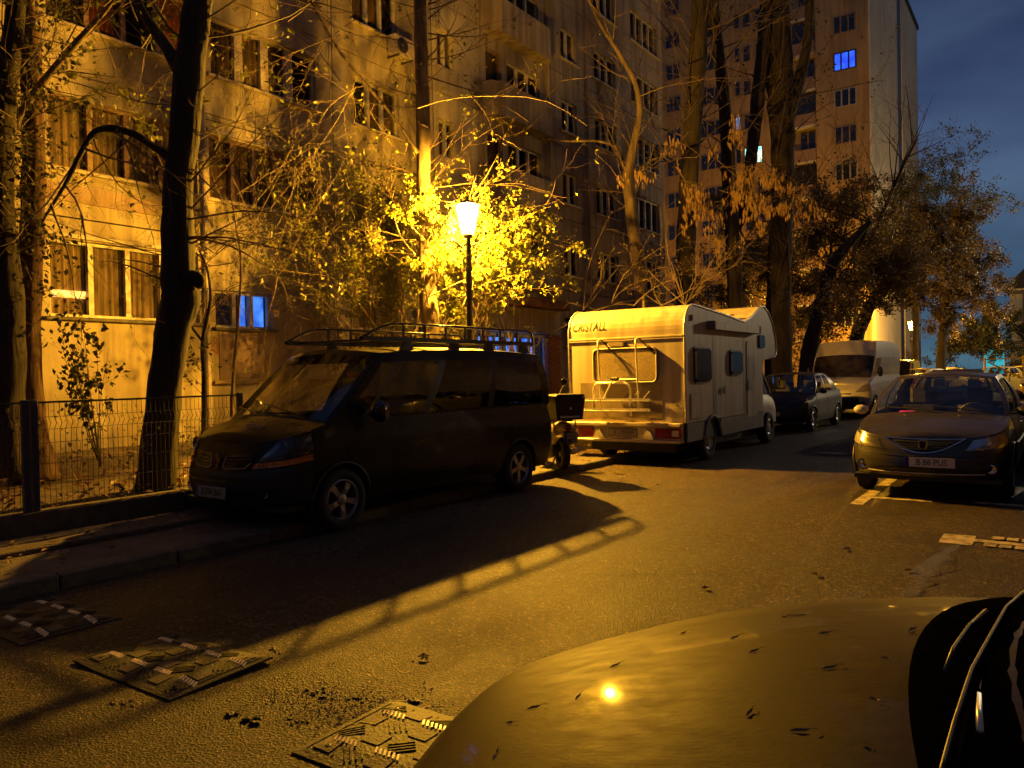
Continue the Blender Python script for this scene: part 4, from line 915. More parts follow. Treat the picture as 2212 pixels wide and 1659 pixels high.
# thin tree above the camper and its bush
T = Tree(31)
T.limb([pt(1385, 820, 21.5), pt(1385, 690, 21.5), pt(1383, 600, 21.5), pt(1372, 520, 21.5), pt(1362, 440, 21.5), pt(1357, 380, 21.5), pt(1372, 300, 21.5), pt(1382, 240, 21.5), pt(1372, 180, 21.5), pt(1340, 120, 21.5), pt(1290, 40, 21.5), pt(1260, -40, 21.5)], [.22, .2, .19, .18, .16, .15, .10, .09, .07, .06, .045, .03], 12, .06)
T.limb([pt(1352, 370, 21.5), pt(1330, 320, 21.5), pt(1290, 305, 21.4), pt(1230, 305, 21.3), pt(1170, 300, 21.2)], [.06, .045, .035, .03, .015], 7)
T.limb([pt(1362, 390, 21.5), pt(1400, 350, 21.6), pt(1450, 330, 21.7), pt(1490, 280, 21.8)], [.05, .04, .03, .015], 7)
for i in range(26):
    y = T.r.uniform(-40, 460); x = interp(y, [(-40, 1260), (120, 1340), (240, 1382), (380, 1357), (460, 1362)])
    T.branch(pt(x, y, 21.5), CR*T.r.uniform(-1, 1)+Vector((0, 0, T.r.uniform(-.2, 1)))+CF*T.r.uniform(-.5, .5), T.r.uniform(1.2, 3.2), T.r.uniform(.012, .022), 2, .2, .6, .1, 7, 4, None, .55)
T.finish('street_tree', 'slender bare tree with a crooked lit trunk rising behind the rear of the camper', 'tree', 'bark', 'twig')
T = Tree(32)
for i in range(22):
    a = T.r.choice([(1320, 640), (1370, 640), (1430, 640), (1480, 640), (1260, 650)]); p = pt(a[0], a[1]+20, 18.5)
    T.branch(p, CR*T.r.uniform(-1, 1.1)+Vector((0, 0, T.r.uniform(.25, 1)))+CF*T.r.uniform(-.4, .4), T.r.uniform(1.0, 2.3), .016, 2, .1, .8, .25, 8, 4, None, .5, leafer(.06, 1, .12, 1, .8))
T.limb([pt(1400, 860, 18.5), pt(1395, 760, 18.5), pt(1390, 640, 18.5)], [.07, .06, .04], 8)
T.finish('bare_bush', 'bare lit bush spreading curved twigs over the camper roof', 'shrub', 'bark', 'twig', 'leaf_brown')
# tree with hanging seed bunches
T = Tree(33)
T.limb([pt(1480, 860, 24), pt(1478, 650, 24), pt(1484, 480, 24), pt(1492, 330, 24), pt(1503, 180, 24), pt(1512, 20, 24), pt(1516, -120, 24)], [.34, .30, .29, .28, .27, .26, .24], 14, .05)
for i in range(20):
    y = T.r.uniform(-40, 420); T.branch(pt(1500, y, 24), CR*T.r.uniform(-1, 1)+Vector((0, 0, T.r.uniform(0, .9)))+CF*T.r.uniform(-.4, .4), T.r.uniform(2, 4), .03, 2, .15, .5, .1, 7, 4, None, .55)
T.finish('street_tree', 'tall dark trunk left of the pair rising behind the camper roof', 'tree', 'bark_dark', 'twig_dark')
T = Tree(34)
T.limb([pt(1590, 860, 26.5), pt(1588, 640, 26.5), pt(1580, 480, 26.5), pt(1572, 330, 26.5), pt(1562, 200, 26.5), pt(1545, 60, 26.5), pt(1530, -100, 26.5)], [.30, .26, .24, .23, .20, .19, .17], 14, .05)
for i in range(16):
    y = T.r.uniform(-40, 380); T.branch(pt(1560, y, 26.5), CR*T.r.uniform(-1, 1)+Vector((0, 0, T.r.uniform(0, .9)))+CF*T.r.uniform(-.4, .4), T.r.uniform(2, 3.6), .03, 2, .15, .5, .1, 7, 4, None, .55)
def seeder(s, pts, depth):
    if depth > 1: return
    for i in range(2, len(pts), 1):
        if s.r.random() < .55:
            for k in range(6):
                p = pts[i]+Vector((s.r.gauss(0, .05), s.r.gauss(0, .05), -s.r.uniform(0, .28))); s.lf.add([p, p+Vector((.018, .01, -.07)), p+Vector((0, 0, -.17)), p+Vector((-.018, -.01, -.07))], [(0, 1, 2), (0, 2, 3)])
for i in range(19):
    a = T.r.choice([(1480, 400), (1530, 380), (1560, 400), (1610, 430), (1640, 400), (1580, 450), (1450, 430), (1660, 470)]); p = pt(a[0]+T.r.uniform(-30, 20), a[1]-40, 19.6+T.r.uniform(-.6, .6))
    T.branch(p, CR*T.r.uniform(-.6, 1)+Vector((0, 0, T.r.uniform(-.5, .3))), T.r.uniform(.8, 1.6), .010, 1, -.1, .4, .4, 6, 3, None, .55, seeder)
T.finish('ash_tree', 'tall dark tree with tan seed bunches hanging above the camper cab', 'tree', 'bark_dark', 'twig', 'seed', leafname='seed_bunches')
T = Tree(35)
T.limb([pt(1680, 880, 29), pt(1682, 700, 29), pt(1684, 560, 29), pt(1690, 430, 29), pt(1690, 300, 29), pt(1685, 180, 29), pt(1678, 40, 29), pt(1672, -120, 29)], [.50, .46, .42, .40, .42, .50, .46, .40], 16, .1)
T.limb([pt(1690, 300, 29), pt(1712, 220, 29), pt(1730, 160, 29), pt(1745, 80, 29), pt(1750, -60, 29)], [.3, .22, .2, .17, .14], 10)
T.limb([pt(1600, 480, 28.6), pt(1625, 320, 28.6), pt(1638, 200, 28.6), pt(1650, 80, 28.6), pt(1655, -60, 28.6)], [.16, .22, .24, .22, .2], 10)
T.limb([pt(1588, 500, 28.5), pt(1600, 480, 28.6), pt(1640, 430, 28.8), pt(1685, 400, 29)], [.1, .16, .12, .1], 8)
for i in range(34):
    y = T.r.uniform(-60, 700); T.branch(pt(1685+T.r.uniform(-15, 30), y, 28.8), CR*T.r.uniform(-1, 1)+Vector((0, 0, T.r.uniform(-.1, .9)))+CF*T.r.uniform(-.6, .4), T.r.uniform(1.5, 4.2), .03, 2, .15, .6, .1, 7, 4, None, .55, leafer(.12, 1, .25, 1, .4, .1))
T.finish('ivy_tree', 'thickest dark trunk, forked high up and clad in ivy, behind the camper cab', 'tree', 'bark_dark', 'twig_dark', 'leaf_dark')
def crowntree(seed, trunk, rads, ends, L_, label, leafm, lsz=.12, per=2, prob=.5, n=24, dd=36, bark='bark_dark', kids=5, rr=.04, depth=3):
    T = Tree(seed); T.limb([pt(*p) for p in trunk], rads, 12, .08)
    for i in range(n):
        a = T.r.choice(ends); o = pt(*T.r.choice(trunk[len(trunk)//2:])); v = pt(a[0]+T.r.uniform(-25, 25), a[1]+T.r.uniform(-25, 25), dd+T.r.uniform(-1.5, 1.5))-o
        T.branch(o, v, min(v.length*1.05, L_), rr, depth, .05, .4, .1, 8, kids, None, .45, leafer(lsz, per, prob, 1, .4, .12))
    return T.finish('leafy_tree', label, 'tree', bark, 'twig_dark', leafm)
crowntree(41, [(1735, 860, 34), (1752, 740, 34), (1775, 650, 34), (1795, 580, 34), (1830, 530, 34), (1880, 480, 34)], [.36, .33, .28, .25, .2, .12], [(1700, 620), (1740, 540), (1800, 480), (1850, 600), (1720, 700), (1780, 690), (1900, 560), (1760, 430), (1830, 420)], 5, 'leaning dark tree with sparse brown leaves, left of the white high roof van', 'leaf_brown', n=32)
crowntree(42, [(1835, 840, 38), (1850, 730, 38), (1865, 690, 38), (1885, 650, 38), (1915, 630, 38)], [.34, .32, .3, .24, .14], [(1850, 600), (1900, 560), (1950, 580), (1930, 640), (1870, 520), (1990, 600), (1820, 640), (1960, 520)], 5.5, 'stout leaning tree rising behind the white high roof van roof', 'leaf_brown', n=30, dd=38)
crowntree(43, [(2030, 840, 46), (2035, 740, 46), (2040, 660, 46), (2040, 580, 46), (2030, 500, 46)], [.3, .26, .22, .18, .1], [(1990, 470), (2040, 420), (2090, 470), (2110, 560), (2130, 640), (2080, 620), (2020, 560), (2100, 700), (2050, 700), (2000, 640), (1970, 560), (2140, 580)], 8, 'broad brown leaved tree between the second lamp and the teal kiosk', 'leaf_brown', n=38, dd=46, lsz=.14, prob=.75)
crowntree(44, [(1975, 840, 50), (1978, 740, 50), (1975, 640, 50), (1960, 560, 50)], [.22, .2, .16, .1], [(1960, 480), (2000, 420), (1930, 520), (2010, 380), (1900, 500), (1980, 520), (2040, 500), (1950, 600), (1920, 460), (2060, 440)], 9, 'dim green leaved tree in front of the pale side of the tower', 'leaf_green', n=38, dd=50, lsz=.14, prob=.75)
T = Tree(45)
T.limb([pt(1860, 620, 37), pt(1880, 520, 37), pt(1915, 440, 37), pt(1950, 360, 37), pt(1980, 300, 37)], [.12, .11, .09, .07, .04], 8)
for (a, b) in [((1915, 440), (1870, 300)), ((1930, 400), (1960, 200)), ((1950, 360), (2020, 260)), ((1950, 350), (1900, 260)), ((1960, 340), (2050, 300)), ((1940, 380), (1990, 220)), ((1900, 460), (1820, 380)), ((1890, 500), (1800, 450)), ((1970, 310), (1970, 190)), ((1930, 410), (1920, 250)), ((1880, 520), (1780, 330)), ((1870, 560), (1840, 300))]:
    v = pt(*b, 37)-pt(*a, 37); T.branch(pt(*a, 37), v, v.length*1.1, .035, 3, .12, .3, 0, 7, 4, None, .42)
T.finish('bare_tree', 'bare forked tree top spreading against the tower and the blue sky', 'tree', 'bark_dark', 'twig_dark')
crowntree(46, [(2150, 830, 62), (2150, 780, 62), (2148, 700, 62), (2140, 660, 62)], [.2, .18, .12, .1], [(2100, 720), (2150, 680), (2160, 730), (2090, 760), (2130, 770), (2050, 760)], 6, 'low dark tree in the gap left of the gabled house', 'leaf_dark', n=16, dd=62, lsz=.2, prob=.9, rr=.05)
crowntree(47, [(1600, 860, 42), (1605, 760, 42), (1610, 640, 42), (1610, 520, 42)], [.2, .18, .14, .08], [(1560, 560), (1620, 520), (1580, 640), (1660, 600), (1540, 700), (1640, 700), (1600, 450), (1500, 620), (1700, 520), (1650, 440)], 7, 'dim brown leafy tree mass between the dark trunks behind the camper', 'leaf_brown', n=34, dd=42, lsz=.13, prob=.5)
# ------------------------------------------------------------------ vehicles (local +x forward, +y left)
def wheel_meshes(Rw, w, spokes, rimr, rimmat='rim', style='spoke'):
    ty = MB().lathe([(rimr, -w/2+.012), (rimr+.02, -w/2), (Rw-.03, -w/2), (Rw-.006, -w/2+.02), (Rw, -w/2+.045), (Rw, w/2-.045), (Rw-.006, w/2-.02), (Rw-.03, w/2), (rimr+.02, w/2), (rimr, w/2-.012)], 36, 'y').mesh('tyre', 'tyre', True)
    r = MB()
    o = w/2-.03                               # outer face at +y
    r.lathe([(rimr, w/2-.015), (rimr-.015, w/2-.005), (rimr-.025, w/2-.03), (rimr-.03, -w/2+.03)], 32, 'y')
    if style == 'spoke':
        for k in range(spokes):
            a = 2*math.pi*k/spokes+.3; ca, sa = math.cos(a), math.sin(a); vs = []
            for (rr, hw, yy) in ((.035, .030, o), (rimr*.55, .026, o+.012), (rimr-.02, .040, o)):
                for s_ in (-1, 1): vs.append((rr*ca-s_*hw*sa, yy, rr*sa+s_*hw*ca))
            vs += [(x, y-.03, z) for x, y, z in vs]
            r.add(vs, [(0, 1, 3, 2), (2, 3, 5, 4), (0, 2, 8, 6), (2, 4, 10, 8), (1, 7, 9, 3), (3, 9, 11, 5)])
        r.lathe([(.055, o-.02), (.055, o+.012), (.02, o+.02), (.001, o+.02)], 14, 'y')
    else:
        r.lathe([(rimr-.02, o-.01), (rimr-.05, o+.01), (rimr*.55, o-.015), (rimr*.4, o+.012), (.03, o+.02), (.001, o+.02)], 28, 'y')
    rm = r.mesh('rim', rimmat, False)
    bk = MB().lathe([(rimr-.032, -.04), (.001, -.04)], 24, 'y').mesh('brake_disc', 'iron')
    return ty, rm, bk
def put_wheels(t, xs, hw, Rw, w, spokes=5, rimr=None, style='spoke', rimmat='rim', zoff=0, steer=0):
    rimr = rimr or Rw*.62; ms = wheel_meshes(Rw, w, spokes, rimr, rimmat, style)
    for i, x in enumerate(xs):
        for s_ in (-1, 1):
            o = link('wheel', ms[0], t, (x, s_*(hw-w/2-.012), Rw+zoff)); o.rotation_euler.z = (0 if s_ > 0 else math.pi)+(steer if i == 0 else 0); o.rotation_euler.y = rnd.uniform(0, 1)
            link('rim', ms[1], o); link('brake_disc', ms[2], o)
def plate(t, x, y, z, txt, face=1, m='plate', name='number_plate', w=.52, h=.112, tilt=0.0, two=None, blue=True):
    # face: +1 looks along +x, -1 along -x
    p = MB().box(-.006, .0, -w/2, w/2, -h/2, h/2).build(name, m, t); p.location = (x, y, z); p.rotation_euler = (0, tilt*-face, 0 if face > 0 else math.pi)
    fr = MB().box(-.010, -.0065, -w/2-.012, w/2+.012, -h/2-.012, h/2+.012).build('plate_frame', 'black_plastic', p)
    if blue: MB().box(.0005, .0015, -w/2, -w/2+.045, -h/2, h/2).build('blue_strip', 'euro_blue', p)
    rot = (R(90), 0, R(90))
    if two:
        text(txt, h*.42, 'ink', p, (.002, .02, h*.22), rot, 'characters', sx=.9, bold=.0); text(two, h*.42, 'ink', p, (.002, .02, -h*.22), rot, 'characters', sx=.9, bold=.0)
    else: text(txt, h*.92, 'ink', p, (.002, .02, -.002), rot, 'characters', sx=.83, bold=0)
    return p
def make_body(t, s, paint):
    """s: dict(L0 rear x, L1 front x, hw, zs, zt belt pts, xw wheel xs, ra, ...)"""
    xf, xr, hw = s['xf'], s['xr'], s['hw']; zt = s['zt']; zb = s.get('zs', .22); cf, cr = s.get('cf', .6), s.get('cr', .45)
    ef, er = s.get('ef', 2.6), s.get('er', 3.2); J = 15
    prof = s.get('prof', [(0, .94), (.2, .985), (.45, 1.0), (.75, .99), (1, .93)])
    fprof = s.get('fprof', [(0, -.06), (.25, 0), (.5, -.01), (.8, -.05), (1, -.13)]); rprof = s.get('rprof', [(0, .06), (.25, 0), (.6, .0), (1, .08)])
    half = []
    nf, nr = 16, 12
    for i in range(nf):                                  # front centre -> corner
        a = math.pi/2*i/nf; half.append(('f', math.cos(a)**(2/ef), math.sin(a)**(2/ef)))
    x1, x0 = xf-cf, xr+cr; nn = int((x1-x0)/.05)
    for i in range(nn+1): half.append(('s', x1+(x0-x1)*i/nn, 1))
    for i in range(nr-1, -1, -1):
        a = math.pi/2*i/nr; half.append(('r', math.cos(a)**(2/er), math.sin(a)**(2/er)))
    taper = s.get('taper', 0.0)
    def pos(h, v):
        k, a, b = h
        w = hw*sinterp(v, prof)
        if k == 'f': x = x1+(cf+interp(v, fprof))*a; y = w*b
        elif k == 's': x = a; y = w
        else: x = x0-(cr-interp(v, rprof))*a; y = w*b
        if x > x1-.9: y *= 1-taper*max(0, (x-(x1-.9))/(xf-x1+.9))**2
        z0 = zb+(s.get('lift', .04) if k != 's' else 0)
        z = lerp(z0, sinterp(x, zt), v)
        return (x, y, z)
    nh = len(half); ringH = [[pos(h, j/J) for h in half] for j in range(J+1)]
    xw, Rw, ra = s['xw'], s['Rw'], s['ra']; wzs = s.get('wz', Rw)
    for sgn, nm in ((1, 0), (-1, 0)):
        pass
    vs = []; idx = {}
    for sgn in (1, -1):
        for j in range(J+1):
            for i in range(nh):
                p = ringH[j][i]
                idx[(sgn, j, i)] = len(vs); vs.append([p[0], p[1]*sgn, p[2]])
    keep, cut = [], []
    for sgn in (1, -1):
        for j in range(J):
            for i in range(nh-1):
                q = [idx[(sgn, j, i)], idx[(sgn, j, i+1)], idx[(sgn, j+1, i+1)], idx[(sgn, j+1, i)]]
                if sgn > 0: q = q[::-1]
                c = [sum(vs[k][d] for k in q)/4 for d in range(3)]
                (cut if (abs(c[1]) > hw*.6 and any((c[0]-x)**2+(c[2]-wzs)**2 < ra*ra for x in xw)) else keep).append(q)
    ck = set(k for q in cut for k in q); kk = set(k for q in keep for k in q)
    for k in ck & kk:
        v = vs[k]; x = min(xw, key=lambda a: abs(a-v[0])); d = Vector((v[0]-x, v[2]-wzs)); d = d.normalized()*ra if d.length > .01 else Vector((0, ra)); v[0], v[2] = x+d.x, wzs+d.y
    # bonnet and boot lids
    crown = s.get('crown', .05); K = 14; fs = list(keep)
    def cap(iis, nm, crown, mat_, bulge=0.0):
        rows = []
        for i in iis:
            p = ringH[J][i]; row = []
            for k in range(K+1):
                u = -1+2*k/K; y = p[1]*u; cw = crown*min(1, (p[1]/(hw*.5)))**1.0
                row.append((p[0]+(bulge*(1-u*u) if i == iis[-1] else 0), y, p[2]+cw*(1-u*u)+.0*abs(u)))
            rows.append(row)
        return MB().grid(rows).build(nm, mat_, t, smooth=True)
    xa, xc = s['xA'], s['xC']
    fi = [i for i in range(nh) if ringH[J][i][0] >= xa-.03]; ri = [i for i in range(nh) if ringH[J][i][0] <= xc+.03]
    body = MB(); body.v = [tuple(v) for v in vs]; body.f = [tuple(q) for q in fs]
    bo = body.build('body', paint, t, smooth=True, auto=50)
    hood = cap(fi, 'bonnet', crown, s.get('hoodmat', paint))
    if ri and s.get('boot', True): cap(ri, 'boot_lid', s.get('rcrown', .03), paint)
    if s.get('under', True): MB().box(xr+.15, xf-.15, -hw*.9, hw*.9, zb-.02, zb+.03).build('underbody', 'black_plastic', t)
    # wheel wells and arch lips
    for x in xw:
        w = MB()
        for sg in (1, -1):
            pts = [(x+ra*math.cos(a), wzs+ra*math.sin(a)) for a in np.linspace(-.25, math.pi+.25, 22)]
            w.add([(px, sg*(hw-.03), pz) for px, pz in pts]+[(px, sg*(hw-.38), pz) for px, pz in pts]+[(x, sg*(hw-.38), wzs)], [(i, i+1, 22+i+1, 22+i) for i in range(21)]+[(22+i, 22+i+1, 44) for i in range(21)])
        w.build('wheel_well', 'black_plastic', t)
    for x in xw:
        for sg in (1, -1):
            MB().tube([(x+ra*math.cos(a), sg*hw*sinterp(min(1, max(0, (wzs+ra*math.sin(a)-zb)/(sinterp(x, zt)-zb))), prof), wzs+ra*math.sin(a)) for a in np.linspace(-.15, math.pi+.15, 24)], .014, 6).build('arch_trim', s.get('lipmat', paint), t, smooth=True)
    # greenhouse
    yb = hw*interp(1, prof)-.012; yr = s['yr']; zr = s['zr']; xat, xct = s['xAt'], s['xCt']; crr = s.get('rcr', .05)
    def B(x): return Vector((x, yb, sinterp(x, zt)-.01))
    def Rf(x): return Vector((x, yr, zr-s.get('arch', .03)*(abs((x-(xat+xct)/2)/((xat-xct)/2))**2.2)))
    def side(u, v):                                  # u 0..1 front to rear, v 0..1 up
        b = B(lerp(xa, xc, u)); r = Rf(lerp(xat, xct, u)); p = b.lerp(r, v); p.y += .045*math.sin(math.pi*v)*s.get('tumble', 1); return p
    fb, ft, rb, rt = s.get('fb', .14), s.get('ft', .08), s.get('rb', .10), s.get('rt', .06)
    def front(u, v):                                 # u -1..1 across
        y0, y1 = yb, yr; y = lerp(y0, y1, v)+.045*math.sin(math.pi*v)*s.get('tumble', 1)
        b, r = B(xa), Rf(xat); x = lerp(b.x+fb*(1-u*u), r.x+ft*(1-u*u), v)+.03*math.sin(math.pi*v); z = lerp(b.z+crown*(1-u*u)*.9, r.z+crr*(1-u*u), v); return Vector((x, y*u, z))
    def rear(u, v):
        y = lerp(yb, yr, v)+.045*math.sin(math.pi*v)*s.get('tumble', 1); b, r = B(xc), Rf(xct)
        x = lerp(b.x-rb*(1-u*u), r.x-rt*(1-u*u), v); z = lerp(b.z+.02*(1-u*u), r.z+crr*(1-u*u), v); return Vector((x, y*u, z))
    def patch(fn, u0, u1, v0, v1, nu=8, nv=6, flip=False, mir=False, off=0.0):
        rows = []
        for i in range(nu+1):
            row = []
            for j in range(nv+1):
                p = fn(lerp(u0, u1, i/nu), lerp(v0, v1, j/nv)); row.append((p.x, -p.y if mir else p.y, p.z))
            rows.append(row)
        return rows
    fr = MB(); seal = MB()
    segs = s['side']                                 # list of (u0,u1,kind) kind: 'g' glass name or 'p' pillar
    v0, v1 = s.get('gv0', .06), s.get('gv1', .90)
    for mir in (False, True):
        fr.grid(patch(side, 0, 1, 0, v0, 24, 1, mir=mir)); fr.grid(patch(side, 0, 1, v1, 1, 24, 2, mir=mir))
        for (a, b, k) in segs:
            if k == 'p': fr.grid(patch(side, a, b, v0, v1, 2, 6, mir=mir))
            elif k == 'b': MB().grid(patch(side, a, b, v0, v1, 1, 6, mir=mir)).build('door_pillar', 'black_plastic', t, smooth=True)
            else:
                MB().grid(patch(side, a, b, v0, v1, 10, 6, mir=mir)).build('side_window', s.get('sglass', 'glass') if k == 'g' else k, t, smooth=True)
    fu = s.get('fu', .93); ru = s.get('ru', .88); rv0 = s.get('rv0', .08)
    fv0 = .03
    for a, b in ((-1, -fu), (fu, 1)): fr.grid(patch(front, a, b, 0, 1, 2, 6))
    fr.grid(patch(front, -fu, fu, .93, 1, 16, 1)); seal.grid(patch(front, -fu, fu, 0, fv0, 16, 1))
    MB().grid(patch(front, -fu, fu, fv0, .93, 16, 8)).build('windscreen', s.get('fglass', 'glass'), t, smooth=True)
    for a, b in ((-1, -ru), (ru, 1)): fr.grid(patch(rear, a, b, 0, 1, 2, 6))
    fr.grid(patch(rear, -ru, ru, .90, 1, 12, 1)); fr.grid(patch(rear, -ru, ru, 0, rv0, 12, 1))
    MB().grid(patch(rear, -ru, ru, rv0, .90, 12, 6)).build('rear_window', s.get('rglass', s.get('sglass', 'glass')), t, smooth=True)
    # roof skin
    rows = []; nx = 18
    for i in range(nx+1):
        x = lerp(xat, xct, i/nx); r = Rf(x); row = []
        for k in range(13):
            u = -1+k/6; e = ft*(1-u*u) if i == 0 else (-rt*(1-u*u) if i == nx else 0)
            row.append((x+e, yr*u, r.z+crr*(1-u*u)))
        rows.append(row)
    MB().grid(rows).build('roof', s.get('roofmat', paint), t, smooth=True)
    fr.build('window_frames', s.get('framemat', paint), t, smooth=True)
    if seal.v: seal.build('window_seals', 'black_plastic', t)
    return dict(body=bo, hood=hood, pos=pos, half=half, ringH=ringH, J=J, side=side, front=front, rear=rear, B=B, Rf=Rf, nh=nh)
def seam(t, pts, r=.004, m='black_plastic', name='door_seam'):
    return MB().tube(pts, r, 4).build(name, m, t)
def sideline(b, s, x, z, sgn=-1, off=.002):
    zb = s.get('zs', .22); zt = sinterp(x, s['zt']); v = (z-zb)/(zt-zb)
    if v <= 1: return (x, sgn*(s['hw']*sinterp(max(0, v), s.get('prof', [(0, .94), (.2, .985), (.45, 1.0), (.75, .99), (1, .93)]))+off), z)
    yb = s['hw']*.93-.012; vv = (z-zt)/(s['zr']-zt); return (x, sgn*(lerp(yb, s['yr'], vv)+.045*math.sin(math.pi*min(1, vv))+off), z)
def onfront(s, b, y, v, off=.0):           # a point of the nose surface
    wv = max(b['pos'](b['half'][i], v)[1] for i in range(0, 17)); y = math.copysign(min(abs(y), wv*.985), y)
    for i in range(0, 60):
        h0, h1 = b['half'][i], b['half'][i+1]; p0, p1 = b['pos'](h0, v), b['pos'](h1, v)
        if (p0[1] <= abs(y) <= p1[1]+1e-6) or (p1[1] <= abs(y) <= p0[1]):
            f = (abs(y)-p0[1])/max(1e-6, p1[1]-p0[1]); x = lerp(p0[0], p1[0], f); z = lerp(p0[2], p1[2], f)
            return Vector((x+off, y, z+off*.15))
    p = b['pos'](b['half'][0], v); return Vector((p[0]+off, y, p[2]))
def nosepatch(s, b, poly, name, m, t, off=.006, sub=6, parent=None, smooth=True):
    """poly: 4 corners (y,v) in order; a patch conforming to the nose"""
    (a, bb, c, d) = poly; rows = []
    for i in range(sub+1):
        row = []
        for j in range(sub+1):
            u, w = i/sub, j/sub
            y = lerp(lerp(a[0], bb[0], u), lerp(d[0], c[0], u), w); v = lerp(lerp(a[1], bb[1], u), lerp(d[1], c[1], u), w)
            p = onfront(s, b, y, v, off)
            if abs(y) > s['hw']*.75: p.y += math.copysign(off, y)
            row.append(tuple(p))
        rows.append(row)
    o = MB().grid(rows).build(name, m, parent or t, smooth=smooth)
    return o
def mirror_part(t, p, sg, m, size=(.07, .20, .13)):
    a, b_, c = size
    o = MB().ball((0, 0, 0), 1, 12, 8, (a, b_/2, c/2)).build('door_mirror', m, t, smooth=True, loc=(p[0], p[1]+sg*(b_/2+.05), p[2]))
    MB().tube([(0, -sg*(b_/2+.06), -.03), (0, -sg*b_*.3, -.02)], .018, 5).build('mirror_arm', 'black_plastic', o)
    MB().box(-a*.95-.004, -a*.55, -b_*.40, b_*.40, -c*.36, c*.36, .02).build('mirror_glass', 'chrome', o)
    return o
def seats(t, xs, z, mat_='seat', hw=.36, zr=.62, headmat=None):
    for x in xs:
        for y in (-hw, hw):
            o = MB().box(x-.12, x+.02, y-.24, y+.24, z, z+zr-.14, .05).build('seat', mat_, t)
            MB().box(x-.10, x-.0, y-.12, y+.12, z+zr-.10, z+zr+.10, .04).build('headrest', headmat or mat_, o)
def steering(t, x, y, z):
    mb = MB(); pts = [(x+.06*math.sin(a)*.6, y+.18*math.cos(a), z+.18*math.sin(a)) for a in np.linspace(0, 2*math.pi, 21)]
    mb.tube(pts, .014, 5, False); mb.tube([(x, y-.17, z), (x, y+.17, z)], .016, 4).tube([(x, y, z), (x+.3, y, z-.1)], .03, 5); mb.build('steering_wheel', 'black_plastic', t)
def wiper(t, b, y0, y1, x_off=.0, nm='wiper'):
    pts = [b['front'](u, .035+.02*i) for i, u in enumerate(np.linspace(y0, y1, 7))]
    MB().tube([(p.x+.03, p.y, p.z+.012) for p in pts], .008, 4).build(nm, 'black_plastic', t)

# ---------- grey saloon facing the camera on the right
def saloon(t, paint, s_over=None, detail=True, seatm='seat'):
    s = dict(xf=2.12, xr=-2.13, hw=.87, zs=.24, Rw=.30, ra=.345, xw=(1.30, -1.33), zt=[(-2.2, .95), (-1.55, 1.0), (-.6, .97), (.55, .95), (.95, .945), (1.45, .88), (1.85, .78), (2.1, .68)],
             xA=.98, xC=-1.50, xAt=.18, xCt=-.98, yr=.60, zr=1.45, crown=.06, rcrown=.03, cf=.55, cr=.45, ef=2.7, taper=.07,
             side=[(0, .05, 'p'), (.05, .40, 'g'), (.40, .455, 'b'), (.455, .76, 'g'), (.76, 1, 'p')])
    if s_over: s.update(s_over)
    b = make_body(t, s, paint)
    MB().box(.45, 1.1, -.70, .70, .80, .93, .04).build('dashboard', 'black_plastic', t); MB().box(-1.7, .9, -.8, .8, .30, .36).build('floor_pan', 'black_plastic', t)
    MB().box(-1.6, -.95, -.70, .70, .75, .96, .04).build('parcel_shelf', 'black_plastic', t)
    seats(t, (-.15,), .45, seatm, .36, .72); seats(t, (-.95,), .45, seatm, .36, .66)
    steering(t, .28, .36, .90)
    return s, b
# ---- grey saloon
t = thing('parked_saloon', 'grey saloon with plate B 86 PUS facing the camera on the right', 'car', (-1.26, 12.32, 0), R(-91.0))
s, b = saloon(t, 'paint_grey')
put_wheels(t, s['xw'], .87, .30, .185, 5, .19, 'disc')
for sg in (-1, 1):
    hl = nosepatch(s, b, [(sg*.42, .74), (sg*.84, .70), (sg*.865, .97), (sg*.50, .97)], 'headlight', 'lens', t, .012)
    nosepatch(s, b, [(sg*.43, .75), (sg*.83, .71), (sg*.855, .95), (sg*.51, .95)], 'reflector', 'chrome', t, .003, parent=hl)
    nosepatch(s, b, [(sg*.70, .72), (sg*.83, .71), (sg*.85, .93), (sg*.74, .93)], 'indicator', 'amber' if sg > 0 else 'vinyl', t, .007, parent=hl)
    p = onfront(s, b, sg*.68, .235, .004); f = MB().lathe([(.055, 0), (.05, .012), (.03, -.01), (.001, -.01)], 16, 'x').build('fog_lamp', 'chrome', t, smooth=True, loc=p)
    MB().lathe([(.07, -.03), (.07, .006), (.055, .008)], 16, 'x').build('lamp_bezel', 'black_plastic', f)
nosepatch(s, b, [(-.33, .96), (.33, .96), (.10, .70), (-.10, .70)], 'grille', 'black_plastic', t, .008, 8)
for v, w in ((.93, .31), (.88, .26), (.83, .20), (.78, .15)):
    MB().tube([tuple(onfront(s, b, y, v, .016)) for y in np.linspace(-w, w, 7)], .005, 4).build('grille_bar', 'black_plastic', t)
MB().tube([tuple(onfront(s, b, y, v, .014)) for y, v in [(-.43, .985), (-.34, .90), (-.22, .78), (-.10, .70), (0, .68), (.10, .70), (.22, .78), (.34, .90), (.43, .985)]], .008, 5).build('grille_trim', 'chrome', t)
MB().tube([tuple(onfront(s, b, y, .985, .010)) for y in np.linspace(-.43, .43, 13)], .007, 5).build('grille_trim', 'chrome', t)
em = onfront(s, b, 0, .86, .02); MB().prism([(-.055, .07), (.055, .07), (.045, -.03), (0, -.09), (-.045, -.03)], 'x', 0, .012).build('badge', 'chrome', t, loc=em); MB().prism([(-.035, .05), (.035, .05), (.028, -.02), (0, -.06), (-.028, -.02)], 'x', .0125, .014).build('badge_field', 'black_gloss', t, loc=em)
nosepatch(s, b, [(-.46, .14), (.46, .14), (.50, .33), (-.50, .33)], 'air_intake', 'black_plastic', t, .006, 8)
